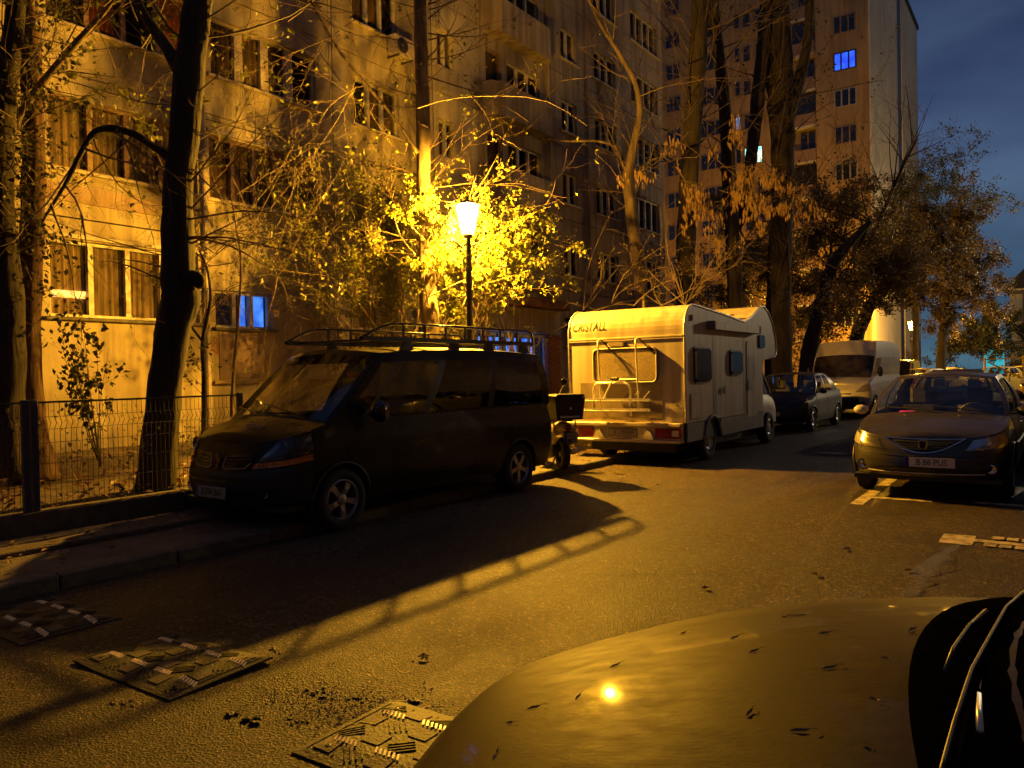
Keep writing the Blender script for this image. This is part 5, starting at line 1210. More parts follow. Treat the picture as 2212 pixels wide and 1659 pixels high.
MB().tube([tuple(onfront(s, b, y, .10, .012)) for y in np.linspace(-.62, .62, 13)], .008, 5).build('bumper_lip', 'vinyl', t)
MB().tube([tuple(onfront(s, b, y, .60, .002)) for y in np.linspace(-.82, .82, 21)], .004, 4).build('bumper_seam', 'black_plastic', t)
plate(t, 2.165, .08, .46, 'B 86 PUS', 1)
for sg in (-1, 1):
    seam(t, [sideline(b, s, .93, z, sg) for z in (.28, .5, .75, .93)]); seam(t, [sideline(b, s, -.12, z, sg) for z in (.28, .5, .75, .95)]); seam(t, [sideline(b, s, x, .62, sg, .008) for x in (.9, .3, -.3, -.9)], .012)
    for x in (.05, -.95): MB().tube([sideline(b, s, x, .82, sg, .02), sideline(b, s, x-.18, .82, sg, .02)], .012, 5).build('door_handle', paint_ := 'black_plastic', t)
    mirror_part(t, (.72, sg*.80, 1.0), sg, 'black_plastic' if sg > 0 else 'vinyl')
wiper(t, b, .75, -.05); wiper(t, b, .0, -.7)
for y in (-.3, .3): MB().box(-.015, .015, -.012, .012, 0, .012, .004).build('washer_nozzle', 'vinyl', t, loc=(1.35, y, .955))
MB().box(.78, .86, -.45, -.28, .96, .99).build('dash_device', emitmat('red_led', (1, .03, .08), 1.6), t)
MB().box(-1.2, -1.18, -.55, .12, 1.12, 1.145).build('rear_shelf_edge', 'vinyl', t)
# ---- dark hatch behind the camper
t = thing('parked_saloon', 'dark car parked between the camper and the white high roof van', 'car', (-5.85, 21.6, 0), R(-90))
s, b = saloon(t, 'paint_dark'); put_wheels(t, s['xw'], .87, .30, .185, 5, .19, 'disc'); plate(t, 2.15, 0, .47, 'B 10 DKR', 1, 'plate_dirty') if False else MB().box(2.14, 2.15, -.26, .26, .42, .53).build('number_plate', 'plate_dirty', t)
for sg in (-1, 1):
    nosepatch(s, b, [(sg*.46, .75), (sg*.84, .72), (sg*.865, .95), (sg*.52, .96)], 'headlight', 'acrylic_dark', t, .008); mirror_part(t, (.72, sg*.80, 1.0), sg, 'paint_dark')
    seam(t, [sideline(b, s, .93, z, sg) for z in (.28, .5, .75, .93)]); seam(t, [sideline(b, s, -.12, z, sg) for z in (.28, .5, .75, .95)])
nosepatch(s, b, [(-.4, .93), (.4, .93), (.36, .72), (-.36, .72)], 'grille', 'black_plastic', t, .006, 6)
# ---- saloons at the right edge
def plain(lab, loc, rz, paint, hm='lens', txt=None, scale=1.0, grp=None, seatm='seat'):
    t = thing('parked_car', lab, 'car', loc, rz, grp); s, b = saloon(t, paint, None, True, seatm); put_wheels(t, s['xw'], .87, .30, .185, 5, .19, 'spoke')
    for sg in (-1, 1):
        hl = nosepatch(s, b, [(sg*.46, .75), (sg*.84, .72), (sg*.865, .96), (sg*.54, .96)], 'headlight', hm, t, .012); nosepatch(s, b, [(sg*.47, .76), (sg*.83, .73), (sg*.85, .94), (sg*.55, .94)], 'reflector', 'chrome', t, .003, parent=hl)
        mirror_part(t, (.72, sg*.80, 1.0), sg, paint)
        rr = MB(); rr.box(-2.10, -2.06, sg*.62-.14, sg*.62+.14, .72, .90, .02); rr.build('tail_light', 'red_lens', t)
    nosepatch(s, b, [(-.4, .93), (.4, .93), (.34, .72), (-.34, .72)], 'grille', 'black_plastic', t, .006, 6)
    nosepatch(s, b, [(-.5, .15), (.5, .15), (.5, .33), (-.5, .33)], 'air_intake', 'black_plastic', t, .006, 6)
    return t
plain('dark car cut by the right edge of the photo, its nose beside the grey saloon', (.74, 11.75, 0), R(-90), 'paint_dark')
plain('dark car behind the grey saloon at the right edge of the photo', (.30, 19.3, 0), R(-90), 'paint_dark')
plain('brown roofed car mostly hidden behind the grey saloon', (-2.0, 21.5, 0), R(-90), 'paint_gold')
for i, (x, y, a, l) in enumerate([(-5.2, 44, 60, 'yellow taxi nearest the teal kiosk, seen over the grey saloon roof'), (-2.6, 49.5, -105, 'yellow taxi behind the yellow pipe barrier'), (-.4, 43, -95, 'yellow taxi right of the yellow pipe barrier'), (-1.4, 57, 70, 'yellow taxi furthest away by the gabled house'), (-5.6, 56, 80, 'yellow car just right of the second lamp post')]):
    plain(l, (x, y, 0), R(a), 'paint_yellow', grp='yellow taxis in the far car park')

# ---- white high roof van
t = thing('high_roof_van', 'white high roof panel van with a black windscreen facing the camera', 'van', (-5.60, 28.35, 0), R(-90))
s = dict(xf=2.85, xr=-3.1, hw=.98, zs=.32, Rw=.34, ra=.40, xw=(1.95, -1.95), zt=[(-3.2, 1.35), (1.3, 1.32), (1.9, 1.28), (2.4, 1.18), (2.8, 1.02)], xA=2.05, xC=-3.02, xAt=1.15, xCt=-2.98, yr=.86, zr=2.46, crown=.07,
         cf=.5, cr=.2, ef=3.2, er=6, taper=.06, side=[(0, .015, 'p'), (.015, .20, 'g'), (.20, 1, 'p')], gv0=.04, gv1=.52, boot=False, tumble=1.1, fglass='acrylic_dark', sglass='acrylic_dark', rv0=.9, fu=.97, lipmat='black_plastic', rcr=.06, arch=.06)
s['fu'] = .96
b = make_body(t, s, 'paint_white'); put_wheels(t, s['xw'], .98, .34, .22, 5, .21, 'disc')
# forehead above the windscreen
rows = []
for i in range(17):
    u = -.985+1.97*i/16; rows.append([tuple(b['front'](u, v)+Vector((.012, 0, .004))) for v in (.60, .75, .88, .97)])
MB().grid(rows).build('roof_front', 'paint_white', t, smooth=True)
for sg in (-1, 1):
    hl = nosepatch(s, b, [(sg*.52, .70), (sg*.90, .66), (sg*.95, .96), (sg*.74, .96)], 'headlight', 'lens', t, .014); nosepatch(s, b, [(sg*.54, .71), (sg*.89, .68), (sg*.94, .93), (sg*.75, .93)], 'reflector', 'acrylic', t, .004, parent=hl)
    mirror_part(t, (1.75, sg*.95, 1.45), sg, 'black_plastic', (.09, .16, .34))
nosepatch(s, b, [(-.70, .02), (.70, .02), (.62, .46), (-.62, .46)], 'bumper_insert', 'black_plastic', t, .010, 8)
nosepatch(s, b, [(-.93, .0), (.93, .0), (.93, .24), (-.93, .24)], 'bumper_lower', 'black_plastic', t, .006, 12)
nosepatch(s, b, [(-.45, .60), (.45, .60), (.42, .66), (-.42, .66)], 'grille', 'black_gloss', t, .012, 8)
for y in (-.45, .2): 
    wiper(t, b, y/1.0-.1, y+.45)
MB().box(1.0, 1.1, .55, .60, 1.6, 1.64).build('sticker', 'vinyl', t)
for x in (.55, -.6, -2.0): seam(t, [sideline(b, s, x, z, -1, .003) for z in (.4, .8, 1.3, 1.8, 2.3)]); 
# small yellow lit van right of it
t = thing('delivery_van', 'small yellow lit van peeking out right of the white high roof van', 'van', (-6.75, 44.5, 0), R(-90))
s = dict(xf=2.2, xr=-2.2, hw=.85, zs=.28, Rw=.3, ra=.35, xw=(1.4, -1.4), zt=[(-3, 1.1), (1.2, 1.05), (1.6, 1.0), (2.1, .8)], xA=1.5, xC=-2.12, xAt=.8, xCt=-2.1, yr=.74, zr=1.9, cf=.45, cr=.2, er=6, boot=False,
         side=[(0, .02, 'p'), (.02, .24, 'g'), (.24, 1, 'p')], fglass='acrylic_dark', sglass='acrylic_dark', gv1=.85)
b = make_body(t, s, 'paint_yellow'); put_wheels(t, s['xw'], .85, .30, .19, 5, .18, 'disc')
for sg in (-1, 1): nosepatch(s, b, [(sg*.5, .7), (sg*.8, .68), (sg*.83, .95), (sg*.6, .95)], 'headlight', 'lens', t, .012)

# ---- dark people carrier with roof rack
t = thing('dark_van', 'black passenger van with a roof rack, parked half on the pavement', 'van', (-6.92, 7.12, 0), R(-91.6))
VZ = .0
s = dict(xf=2.40, xr=-2.42, hw=.95, zs=.30, Rw=.325, ra=.385, xw=(1.55, -1.55), zt=[(-2.6, 1.16), (.6, 1.14), (1.1, 1.15), (1.5, 1.15), (1.8, 1.09), (2.05, 1.01), (2.25, .95), (2.4, .88)], xA=1.66, xC=-2.36, xAt=.84, xCt=-2.30, yr=.77, zr=1.90, crown=.09,
         cf=.62, cr=.22, ef=2.5, er=5.0, taper=.06, side=[(0, .035, 'p'), (.035, .105, 'g'), (.105, .12, 'b'), (.12, .33, 'g'), (.33, .365, 'b'), (.365, .64, 'glass_tint'), (.64, .67, 'b'), (.67, .95, 'glass_tint'), (.95, 1, 'p')], gv0=.05, gv1=.84, boot=False,
         fglass='glass', sglass='glass', rglass='glass_tint', lipmat='plastic_van', arch=.05, rcr=.06, tumble=1.2, fb=.22, ft=.14, ru=.9, rv0=.06,
         fprof=[(0, -.02), (.3, .03), (.5, .02), (.62, -.02), (.8, -.05), (1, -.12)])
b = make_body(t, s, 'paint_van'); put_wheels(t, s['xw'], .95, .325, .215, 5, .215, 'spoke')
VB, VS = b, s
nosepatch(s, b, [(-.93, .02), (.93, .02), (.93, .58), (-.93, .58)], 'bumper', 'plastic_van', t, .022, 24)
for sg in (-1, 1):
    hl = nosepatch(s, b, [(sg*.56, .72), (sg*.93, .70), (sg*.95, 1.0), (sg*.72, 1.0)], 'headlight', 'lens', t, .020)
    nosepatch(s, b, [(sg*.58, .73), (sg*.92, .72), (sg*.94, .97), (sg*.73, .97)], 'reflector', 'reflector_dark', t, .006, parent=hl)
    p = onfront(s, b, sg*.74, .85, .014); MB().lathe([(.085, .0), (.07, -.03), (.001, -.04)], 14, 'x').build('lamp_bowl', 'chrome', hl, loc=p)
    am = nosepatch(s, b, [(sg*.50, .62), (sg*.93, .60), (sg*.945, .685), (sg*.54, .70)], 'indicator', 'amber', t, .018)
    for k in range(9):
        y = sg*(.52+.045*k); MB().tube([tuple(onfront(s, b, y, .625, .024)), tuple(onfront(s, b, y+sg*.01, .69, .024))], .006, 4).build('lens_rib', 'amber', am)
    nosepatch(s, b, [(sg*.10, .64), (sg*.46, .66), (sg*.50, .86), (sg*.13, .86)], 'grille', 'black_gloss', t, .012, 6)
    for v in (.70, .76, .81): MB().tube([tuple(onfront(s, b, sg*y, v, .020)) for y in (.13, .3, .46)], .006, 4).build('grille_bar', 'black_plastic', t)
    MB().tube([tuple(onfront(s, b, sg*y, v, .022)) for y, v in [(.12, .82), (.10, .66), (.16, .625), (.42, .635), (.49, .72)]], .005, 4).build('grille_trim', 'alu', t)
    p = onfront(s, b, sg*.66, .20, .03); MB().lathe([(.05, 0), (.04, -.01), (.001, -.012)], 14, 'x').build('fog_lamp', 'chrome', t, loc=p)
p = onfront(s, b, 0, .745, .024); o = MB().prism([(0, .085), (.045, 0), (0, -.085), (-.045, 0)], 'x', 0, .02).build('badge', 'amber', t, loc=p); MB().prism([(0, .05), (.02, 0), (0, -.05), (-.02, 0)], 'x', .0205, .024).build('badge_field', 'black_gloss', o)
plate(t, 2.475, 0, .46, 'B 894 BIA', 1, 'plate_dirty', tilt=.08)
nosepatch(s, b, [(-.45, .40), (.45, .40), (.50, .45), (-.50, .45)], 'bumper_slot', 'black_gloss', t, .030, 8)
tx = text('Tools', .17, 'sticker', t, (2.03, -.02, 1.055), (R(-28)*0, 0, 0), 'bonnet_lettering', shear=.35); tx.rotation_euler = (0, 0, 0)
tx.matrix_local = Matrix.Translation((2.06, .12, 1.098)) @ Matrix.Rotation(R(90), 4, 'Z') @ Matrix.Rotation(R(20), 4, 'X')
for x in (.78, -.42, -1.42):
    seam(t, [sideline(b, s, x-.02*(z > 1), z, -1, .003) for z in (.36, .6, .9, 1.08, 1.5, 1.78)])
for z, a, c in ((.62, 1.15, -1.1), (1.02, .9, -2.2)): seam(t, [sideline(b, s, x, z, -1, .004) for x in np.linspace(a, c, 12)], .007)
MB().tube([sideline(b, s, x, .335, -1, .02) for x in (1.12, .5, -.4, -1.14)], .028, 6).build('side_step', 'alu', t, smooth=True)
for x, z in ((.12, .96), (-.30, .96)): MB().tube([sideline(b, s, x, z, -1, .03), sideline(b, s, x-.2, z, -1, .03)], .016, 5).build('door_handle', 'black_gloss' if x > 0 else 'chrome', t)
for sg in (-1, 1): mirror_part(t, (1.15, sg*.93, 1.22), sg, 'black_gloss', (.09, .18, .24))
wiper(t, b, .7, .0); wiper(t, b, -.05, -.75)
MB().box(1.0, 1.75, -.82, .82, .95, 1.08, .05).build('dashboard', 'black_plastic', t); MB().box(-2.3, 1.6, -.88, .88, .40, .46).build('floor_pan', 'black_plastic', t)
for y in (-.42, .42): 
    o = MB().box(.15, .32, y-.25, y+.25, .75, 1.32, .05).build('seat', 'seat', t); MB().box(.18, .28, y-.13, y+.13, 1.37, 1.58, .05).build('headrest', 'black_plastic', o)
for x in (-.75, -1.65):
    o = MB().box(x, x+.16, -.72, .72, .75, 1.35, .05).build('bench_seat', 'seat', t)
    for y in (-.5, 0, .5): MB().box(x+.03, x+.12, y-.13, y+.13, 1.36, 1.55, .04).build('headrest', 'black_plastic', o)
MB().box(-.02, .06, -.70, -.10, 1.12, 1.66, .03).build('seat_cover', 'orange_seat', t)
steering(t, .85, .40, 1.12)
# roof rack
rk = MB().tube([(1.0, 0, 0), (.9, 0, 0)], .001, 3)
rk = bpy.data.objects.new('roof_rack', MB().box(-2.2, .85, -.010, .010, 1.972, 1.985).mesh('roof_rack', 'black_plastic')); COL.objects.link(rk); rk.parent = t
zr_ = 2.01; yk = .66; zt_ = 2.20
for sg in (-1, 1):
    MB().box(-2.28, 1.0, sg*yk-.02, sg*yk+.02, zr_-.02, zr_+.03).build('lower_rail', 'black_plastic', rk)
    x0, x1 = -2.28, .95
    up = [(x1+.08, sg*yk, zr_+.0), (x1-.10, sg*yk, zr_+.08), (x1-.25, sg*yk, zr_+.145), (x1-.42, sg*yk, zt_-.01), (x1-.6, sg*yk, zt_), (-1.0, sg*yk, zt_), (x0+.10, sg*yk, zt_-.005), (x0+.02, sg*yk, zt_-.04), (x0, sg*yk, zt_-.09), (x0, sg*yk, zr_)]
    MB().tube(up, .016, 7).build('upper_rail', 'black_gloss', rk, smooth=True)
    for x in (.35, -.02, -.40, -.78, -1.15, -1.52, -1.90): MB().box(x-.012, x+.012, sg*yk-.010, sg*yk+.010, zr_+.031, zt_-.012).build('upright', 'black_plastic', rk)
    for x in (.30, -.55, -1.25, -2.05): MB().prism([(x-.10, 1.88), (x+.10, 1.88), (x+.05, zr_-.022), (x-.05, zr_-.022)], 'y', sg*yk-.03, sg*yk+.03).build('foot', 'black_plastic', rk)
for x in (.80, .30, -.12, -.55, -.98, -1.25, -1.66, -2.05): MB().box(x-.02, x+.02, -yk+.021, yk-.021, zr_-.012, zr_+.012).build('cross_bar', 'black_plastic', rk)
lf_ = MB()
for i in range(420): leafblob(lf_, (rnd.uniform(-2.2, .3), rnd.uniform(-.70, .2), 1.925+rnd.uniform(0, .03)), rnd.uniform(.02, .04), rnd.uniform(0, 6), .7)
lo = lf_.build('roof_leaves', 'litter', loc=(-6.92, 7.12, 0), rz=R(-91.6)); tag(lo, 'fallen leaves caught on the roof of the black van under its rack', 'leaf litter', kind='stuff')

# ---- camper
CX, CY0 = -6.10, 12.10
t = thing('motorhome', 'cream motorhome with CRISTALL lettering and a bike rack on its lit rear wall', 'camper', (CX, CY0, 0), R(90))
hwc = 1.10
side_poly = [(0, .72), (0, 2.28)] + [(.42-.42*math.cos(a), 2.28+.42*math.sin(a)) for a in np.linspace(.15, math.pi/2, 8)] + [(2.0, 2.60), (3.0, 2.52), (3.45, 2.64), (3.95, 2.86), (4.25, 2.90), (4.55, 2.80), (4.85, 2.58), (5.05, 2.28), (5.12, 1.98), (5.02, 1.86), (4.55, 1.80), (4.15, 1.78), (4.12, .72)]
n = len(side_poly)
bd = MB()
bd.add([(x, sg*hwc, z) for sg in (-1, 1) for x, z in side_poly], [tuple(range(n-1, -1, -1)), tuple(range(n, 2*n))])
bd.f = [tuple(reversed(f)) for f in bd.f]
wallo = bd.build('side_walls', 'grp_dull', t, fixn=False)
sk = MB(); 
for i in range(n-1):
    (x0, z0), (x1, z1) = side_poly[i], side_poly[i+1]; rows = [[(x0, y, z0) for y in np.linspace(-hwc+.002, hwc-.002, 5)], [(x1, y, z1) for y in np.linspace(-hwc+.002, hwc-.002, 5)]]
    sk.grid(rows)
sk.build('shell', 'grp_white', t, smooth=True, auto=40)
for sg in (-1, 1): MB().tube([(x+.0, sg*(hwc), z) for x, z in side_poly[:-2]], .020, 6).build('edge_trim', 'alu', t, smooth=True)
tr = MB().box(-.022, .004, -hwc+.02, hwc-.02, 2.155, 2.185, .004).box(-.018, .004, -hwc+.02, hwc-.02, 2.125, 2.145, .003).build('waist_trim', 'grp_dull', t)
# lettering on the curved top
tx = text('CRISTALL', .20, 'ink', t, (0, 0, 0), (0, 0, 0), 'lettering', shear=.25, sx=.80)
def topx(z):
    q = min(1, max(0, (z-2.28)/.42)); return .42*(1-math.sqrt(1-q*q))
for v in tx.data.vertices:
    y_, z_, e_ = .70-v.co.x, 2.395+v.co.y, v.co.z; v.co = (topx(z_)-.008-e_, y_, z_)
# rear window
def rrect(cx, cy, w, h, r, k=5):
    out = []
    for (sx, sy, a0) in ((1, 1, 0), (-1, 1, 90), (-1, -1, 180), (1, -1, 270)):
        for i in range(k+1):
            a = R(a0+90*i/k); out.append((cx+sx*(w/2-r)+r*math.cos(a), cy+sy*(h/2-r)+r*math.sin(a)))
    return out
rw = MB().prism(rrect(-.02, 1.70, 1.22, .60, .10), 'x', -.045, -.004).build('rear_window', 'black_plastic', t, fixn=True)
MB().prism(rrect(-.02, 1.70, 1.15, .53, .08), 'x', -.052, -.0455).build('pane', 'acrylic', rw, fixn=True)
MB().tube([(-.055, y, z) for y, z in rrect(-.02, 1.70, 1.20, .58, .09)+[rrect(-.02, 1.70, 1.20, .58, .09)[0]]], .014, 6).build('window_rim', 'grp_dull', rw)
for k, (y, z, w_, h_) in enumerate([(.10, 1.82, .14, .14), (-.04, 1.68, .22, .12)]): MB().box(-.0535, -.0525, y-w_/2, y+w_/2, z-h_/2, z+h_/2).build('window_sticker', 'grp_shade_trim', rw)
MB().box(-.07, -.004, -.15+.12, .17+.12, 2.03, 2.10, .02).build('third_brake_light', 'acrylic', t)
MB().box(-.008, -.003, -.70, .87, .80, 1.40).build('shadow_panel', 'grp_shade_trim', t)  # darker sheet, paints the shadow under the bike rack into the wall
# bike rack
bk = bpy.data.objects.new('bike_rack', MB().tube([(-.10, .42, 1.46), (-.10, -.30, 1.46)], .014, 6).mesh('bike_rack', 'alu')); COL.objects.link(bk); bk.parent = t
for y in (.42, -.30):
    MB().tube([(-.03, y, 2.13), (-.12, y, 2.15), (-.16, y, 2.12), (-.17, y, 2.02), (-.12, y, 1.50), (-.10, y, 1.12), (-.09, y, .96), (-.01, y, .94)], .016, 7).build('upright', 'alu', bk, smooth=True)
    MB().tube([(-.16, y-.06, 2.15), (-.05, y-.26, 1.90)], .012, 5).build('strap', 'black_plastic', bk)
MB().tube([(-.19, .50, .86), (-.20, .50, 1.30), (-.20, .47, 1.37), (-.20, .42, 1.40), (-.20, -.10, 1.40), (-.20, -.17, 1.37), (-.20, -.20, 1.30), (-.19, -.20, .84)], .021, 7).build('cradle_loop', 'alu', bk, smooth=True)
for z, m_, y1 in ((1.10, 'alu', -.60), (.93, 'alu', -.60)):
    MB().box(-.30, -.20, y1, .84, z-.012, z+.012, .008).box(-.30, -.285, y1, .84, z+.0125, z+.04).build('bike_rail', m_, bk)
MB().tube([(-.25, .30, 1.09), (-.25, .12, 1.42), (-.24, .06, 1.48)], .016, 6).build('clamp_arm', 'alu', bk)
MB().box(-.28, -.22, -.02, .14, 1.44, 1.50, .015).build('clamp', 'black_plastic', bk)
for y in (.42, -.30):
    for z in (1.10, .93): MB().box(-.20, -.08, y-.02, y+.02, z-.02, z+.02).build('bracket', 'black_plastic', bk)
for y in (-.1, -.25, -.45): MB().tube([(-.24, y, 1.12), (-.18, y-.10, 1.26)], .008, 4).build('strap', 'iron', bk)
MB().lathe([(.045, 0), (.03, .03), (.001, .03)], 12, 'x', (-.30, .68, 1.01)).build('end_cap', 'black_plastic', bk)
# rear bumper, lights
MB().box(-.13, .12, -1.06, 1.10, .66, .72, .01).build('bumper_top', 'grp_white', t)
MB().box(-.06, .05, -1.05, 1.09, .44, .655).build('bumper_recess', 'grp_dull', t)
MB().box(-.15, .10, -1.06, 1.10, .39, .435, .012).build('bumper_lip', 'grp_white', t)
for sg in (-1, 1):
    MB().box(-.085, -.061, sg*.82-.24, sg*.82+.24, .47, .63, .02).build('tail_light', 'red_lens', t)
    MB().box(-.088, -.0855, sg*.95-.06, sg*.95+.06, .50, .60).build('reverse_lens', 'vinyl', t)
    MB().prism([(sg*.34, .44), (sg*.58, .44), (sg*.52, .57), (sg*.45, .60)], 'x', -.12, -.062).build('bumper_fairing', 'grp_dull', t, fixn=True)
plate(t, -.075, .02, .55, 'B 219 KAR', -1, 'plate_dirty', blue=False)
for (y, z) in ((.98, 1.15), (-.95, 1.02)): MB().lathe([(.012, -.012), (.012, 0)], 8, 'x', (0, y, z)).build('screw_cap', 'iron', t)
# side features (right side, y = -hwc)
ys = -hwc
for (x, z, w_, h_) in ((.72, 1.68, .72, .62), (2.42, 1.72, .62, .48)):
    o = MB().prism(rrect(x, z, w_, h_, .07), 'y', ys-.03, ys-.003).build('side_window', 'black_plastic', t, fixn=True)
    MB().prism(rrect(x, z, w_-.06, h_-.06, .06), 'y', ys-.05, ys-.031).build('pane', 'acrylic_dark', o, fixn=True)
    MB().box(x-w_/2+.0, x-w_/2+.012, ys-.055, ys-.035, z-h_/2+.08, z+h_/2-.08).build('trim', 'chrome', o)
    MB().box(x+w_/2-.012, x+w_/2, ys-.055, ys-.035, z-h_/2+.06, z+h_/2-.06).build('trim', 'chrome', o)
dr = MB().prism(rrect(3.40, 1.40, .60, 1.50, .06), 'y', ys-.016, ys-.003).build('door', 'grp_dull', t, fixn=True)
MB().box(3.12, 3.40, ys-.03, ys-.017, 1.18, 1.38, .01).build('handle', 'grp_shade_trim', dr)
MB().lathe([(.07, ys-.03), (.06, ys-.045), (.001, ys-.045)], 14, 'y', (1.75, 0, 1.22)).build('filler_cap', 'black_plastic', t)
MB().prism(rrect(3.38, 1.62, .44, .50, .05), 'y', ys-.020, ys-.0165).build('door_panel', 'grp_white', dr, fixn=True)
MB().prism(rrect(.42, .98, .44, .42, .02), 'y', ys-.014, ys-.003).build('service_hatch', 'grp_white', t, fixn=True)
MB().prism(rrect(.42, .98, .40, .38, .02), 'y', ys-.017, ys-.0145).build('hatch_door', 'grp_dull', t, fixn=True)
MB().box(1.05, 3.55, ys-.14, ys-.003, 2.30, 2.44, .04).build('awning', 'grp_dull', t)
for x in (1.03, 3.57): MB().box(x-.02, x+.02, ys-.15, ys-.003, 2.29, 2.45, .01).build('awning_cap', 'mh_grey', t)
MB().prism(rrect(4.05, 2.16, .36, .26, .05), 'y', ys-.03, ys-.003).build('side_window', 'acrylic_dark', t, fixn=True)
for x, w_ in ((1.35, .16), (2.95, .10)): MB().box(x-w_/2, x+w_/2, ys-.0035, ys-.0025, .74, 2.2).build('stripe', 'grp_shade_trim', t)
MB().box(3.0, 3.1, ys-.0040, ys-.0036, .85, 1.3).build('stripe', 'grp_shade_trim', t)
tx = text('Ci', .16, 'grp_shade_trim', t, (.42, ys-.004, 2.30), (R(90), 0, 0), 'lettering', shear=.3)
MB().box(.02, 4.1, -hwc+.02, hwc-.02, .40, .715).build('skirt_core', 'black_plastic', t); MB().box(.25, 5.6, -.80, .80, .20, .398).build('chassis', 'black_plastic', t)
for sg in (-1, 1):
    for a, c in ((.05, .80), (1.60, 4.10)): MB().box(a, c, sg*hwc-.012, sg*hwc+.012, .40, .712).build('skirt', 'mh_grey', t)
    MB().tube([(1.2+.40*math.cos(a), sg*(hwc+.01), .36+.42*math.sin(a)) for a in np.linspace(0.05, math.pi-.05, 16)], .03, 6).build('arch_trim', 'mh_grey', t, smooth=True)
    o = MB().tube([(.3, sg*(hwc+.012), 2.42), (.3, sg*(hwc+.012), 2.52)], .018, 6).build('marker_lamp', 'mh_grey', t)
o = MB().lathe([(.02, 2.55), (.02, 2.66), (.10, 2.67), (.09, 2.70), (.001, 2.72)], 12, 'z', (3.15, -.75, 0)).build('roof_vent', 'grp_dull', t, smooth=True)
MB().box(1.2, 1.7, -.25, .25, 2.61, 2.70, .03).build('roof_hatch', 'grp_dull', t)
# cab
cb = MB()
def cabrow(x, zb_, zt_, w): return [(x, y*w, z) for y, z in [(-1, zb_), (-1, lerp(zb_, zt_, .5)), (-.97, zt_-.06), (-.9, zt_), (.9, zt_), (.97, zt_-.06), (1, lerp(zb_, zt_, .5)), (1, zb_)]]
st_ = [(4.125, .42, 1.10, .98), (4.5, .42, 1.10, .98), (4.9, .42, 1.08, .98), (5.25, .42, 1.02, .97), (5.55, .42, .90, .94), (5.75, .45, .70, .88), (5.80, .5, .55, .82)]
cb.grid([cabrow(*q) for q in st_]); cb.add(cabrow(*st_[-1]), [tuple(range(8))]); cb.build('cab_body', 'grp_dull', t, smooth=True, auto=45, fixn=True)
MB().add([(4.13, -.97, 1.10), (5.15, -.93, 1.06), (4.45, -.88, 1.78), (4.13, -.90, 1.78)], [(0, 1, 2, 3)]).build('cab_window', 'acrylic_dark', t)
MB().add([(4.13, .97, 1.10), (5.15, .93, 1.06), (4.45, .88, 1.78), (4.13, .90, 1.78)], [(3, 2, 1, 0)]).build('cab_window', 'acrylic_dark', t)
MB().add([(5.15, -.93, 1.06), (5.15, .93, 1.06), (4.45, .88, 1.78), (4.45, -.88, 1.78)], [(0, 1, 2, 3)]).build('windscreen', 'acrylic_dark', t)
for sg in (-1, 1):
    MB().tube([(5.15, sg*.935, 1.06), (4.45, sg*.885, 1.78)], .03, 5).build('pillar', 'grp_dull', t)
    mirror_part(t, (5.0, sg*1.0, 1.30), sg, 'black_gloss', (.08, .16, .30))
    seam(t, [(4.2, sg*.985, .45), (4.2, sg*.985, 1.05)]); MB().box(5.70, 5.78, sg*.62-.16, sg*.62+.16, .60, .76, .03).build('headlight', 'lens', t)
put_wheels(t, (4.75, 1.2), 1.06, .33, .20, 5, .19, 'disc', zoff=.0)
MB().box(.82, 1.58, -1.0, 1.0, .3, .38).build('axle', 'black_plastic', t)
tx = None

# ---- scooter (local +x forward); seen from behind
t = thing('scooter', 'pale scooter with a black top box between the dark van and the camper', 'scooter', (-6.50, 10.44, .10), R(139))
ty = MB()
def torus(mb, c, Rr, r, n=28, m=10):
    vs = [(c[0]+(Rr+r*.8*math.cos(b_))*math.cos(a), c[1]+r*math.sin(b_), c[2]+(Rr+r*math.cos(b_))*math.sin(a)) for a in np.linspace(0, 2*math.pi, n, False) for b_ in np.linspace(0, 2*math.pi, m, False)]
    mb.add(vs, [(i*m+j, i*m+(j+1) % m, ((i+1) % n)*m+(j+1) % m, ((i+1) % n)*m+j) for i in range(n) for j in range(m)])
for x in (-.38, .88):
    mb = MB(); torus(mb, (0, 0, 0), .185, .065); w_ = mb.build('wheel', 'tyre', t, smooth=True, loc=(x, 0, .25))
    MB().lathe([(.15, -.03), (.15, .03)], 20, 'y').lathe([(.04, -.05), (.04, .05), (.001, .05)], 10, 'y').box(-.145, .145, -.015, .015, -.02, .02).box(-.02, .02, -.014, .014, -.145, .145).build('rim', 'rim', w_)
# body shell: rear tail, leg shield, floor
def sec(x, zc, w, h, k=12): return [(x, w*math.cos(a), zc+h*math.sin(a)) for a in np.linspace(0, 2*math.pi, k+1)]
MB().grid([sec(-.66, .68, .03, .03), sec(-.62, .67, .10, .06), sec(-.45, .65, .15, .09), sec(-.25, .64, .17, .12), sec(0, .68, .17, .17), sec(.2, .62, .14, .18), sec(.3, .55, .10, .16)]).build('tail_body', 'grp_white', t, smooth=True)
for sg in (-1, 1):
    MB().grid([[(x, sg*(.155+.03*math.sin(v*3)), z+dz*v) for v in (0, .33, .66, 1)] for x, z, dz in [(-.52, .70, .08), (-.50, .55, .16), (-.40, .42, .22), (-.22, .34, .25), (0, .30, .28), (.2, .28, .25)]]).build('side_panel', 'grp_white', t, smooth=True)
MB().box(.15, .62, -.17, .17, .24, .31, .03).build('floor_board', 'black_plastic', t)
MB().grid([[(.62+.03*math.cos(u*1.4)-.02*v*0+.10*(v), .24*u*(1-.25*v), .28+.70*v) for u in np.linspace(-1, 1, 9)] for v in np.linspace(0, 1, 7)]).build('leg_shield', 'grp_white', t, smooth=True)
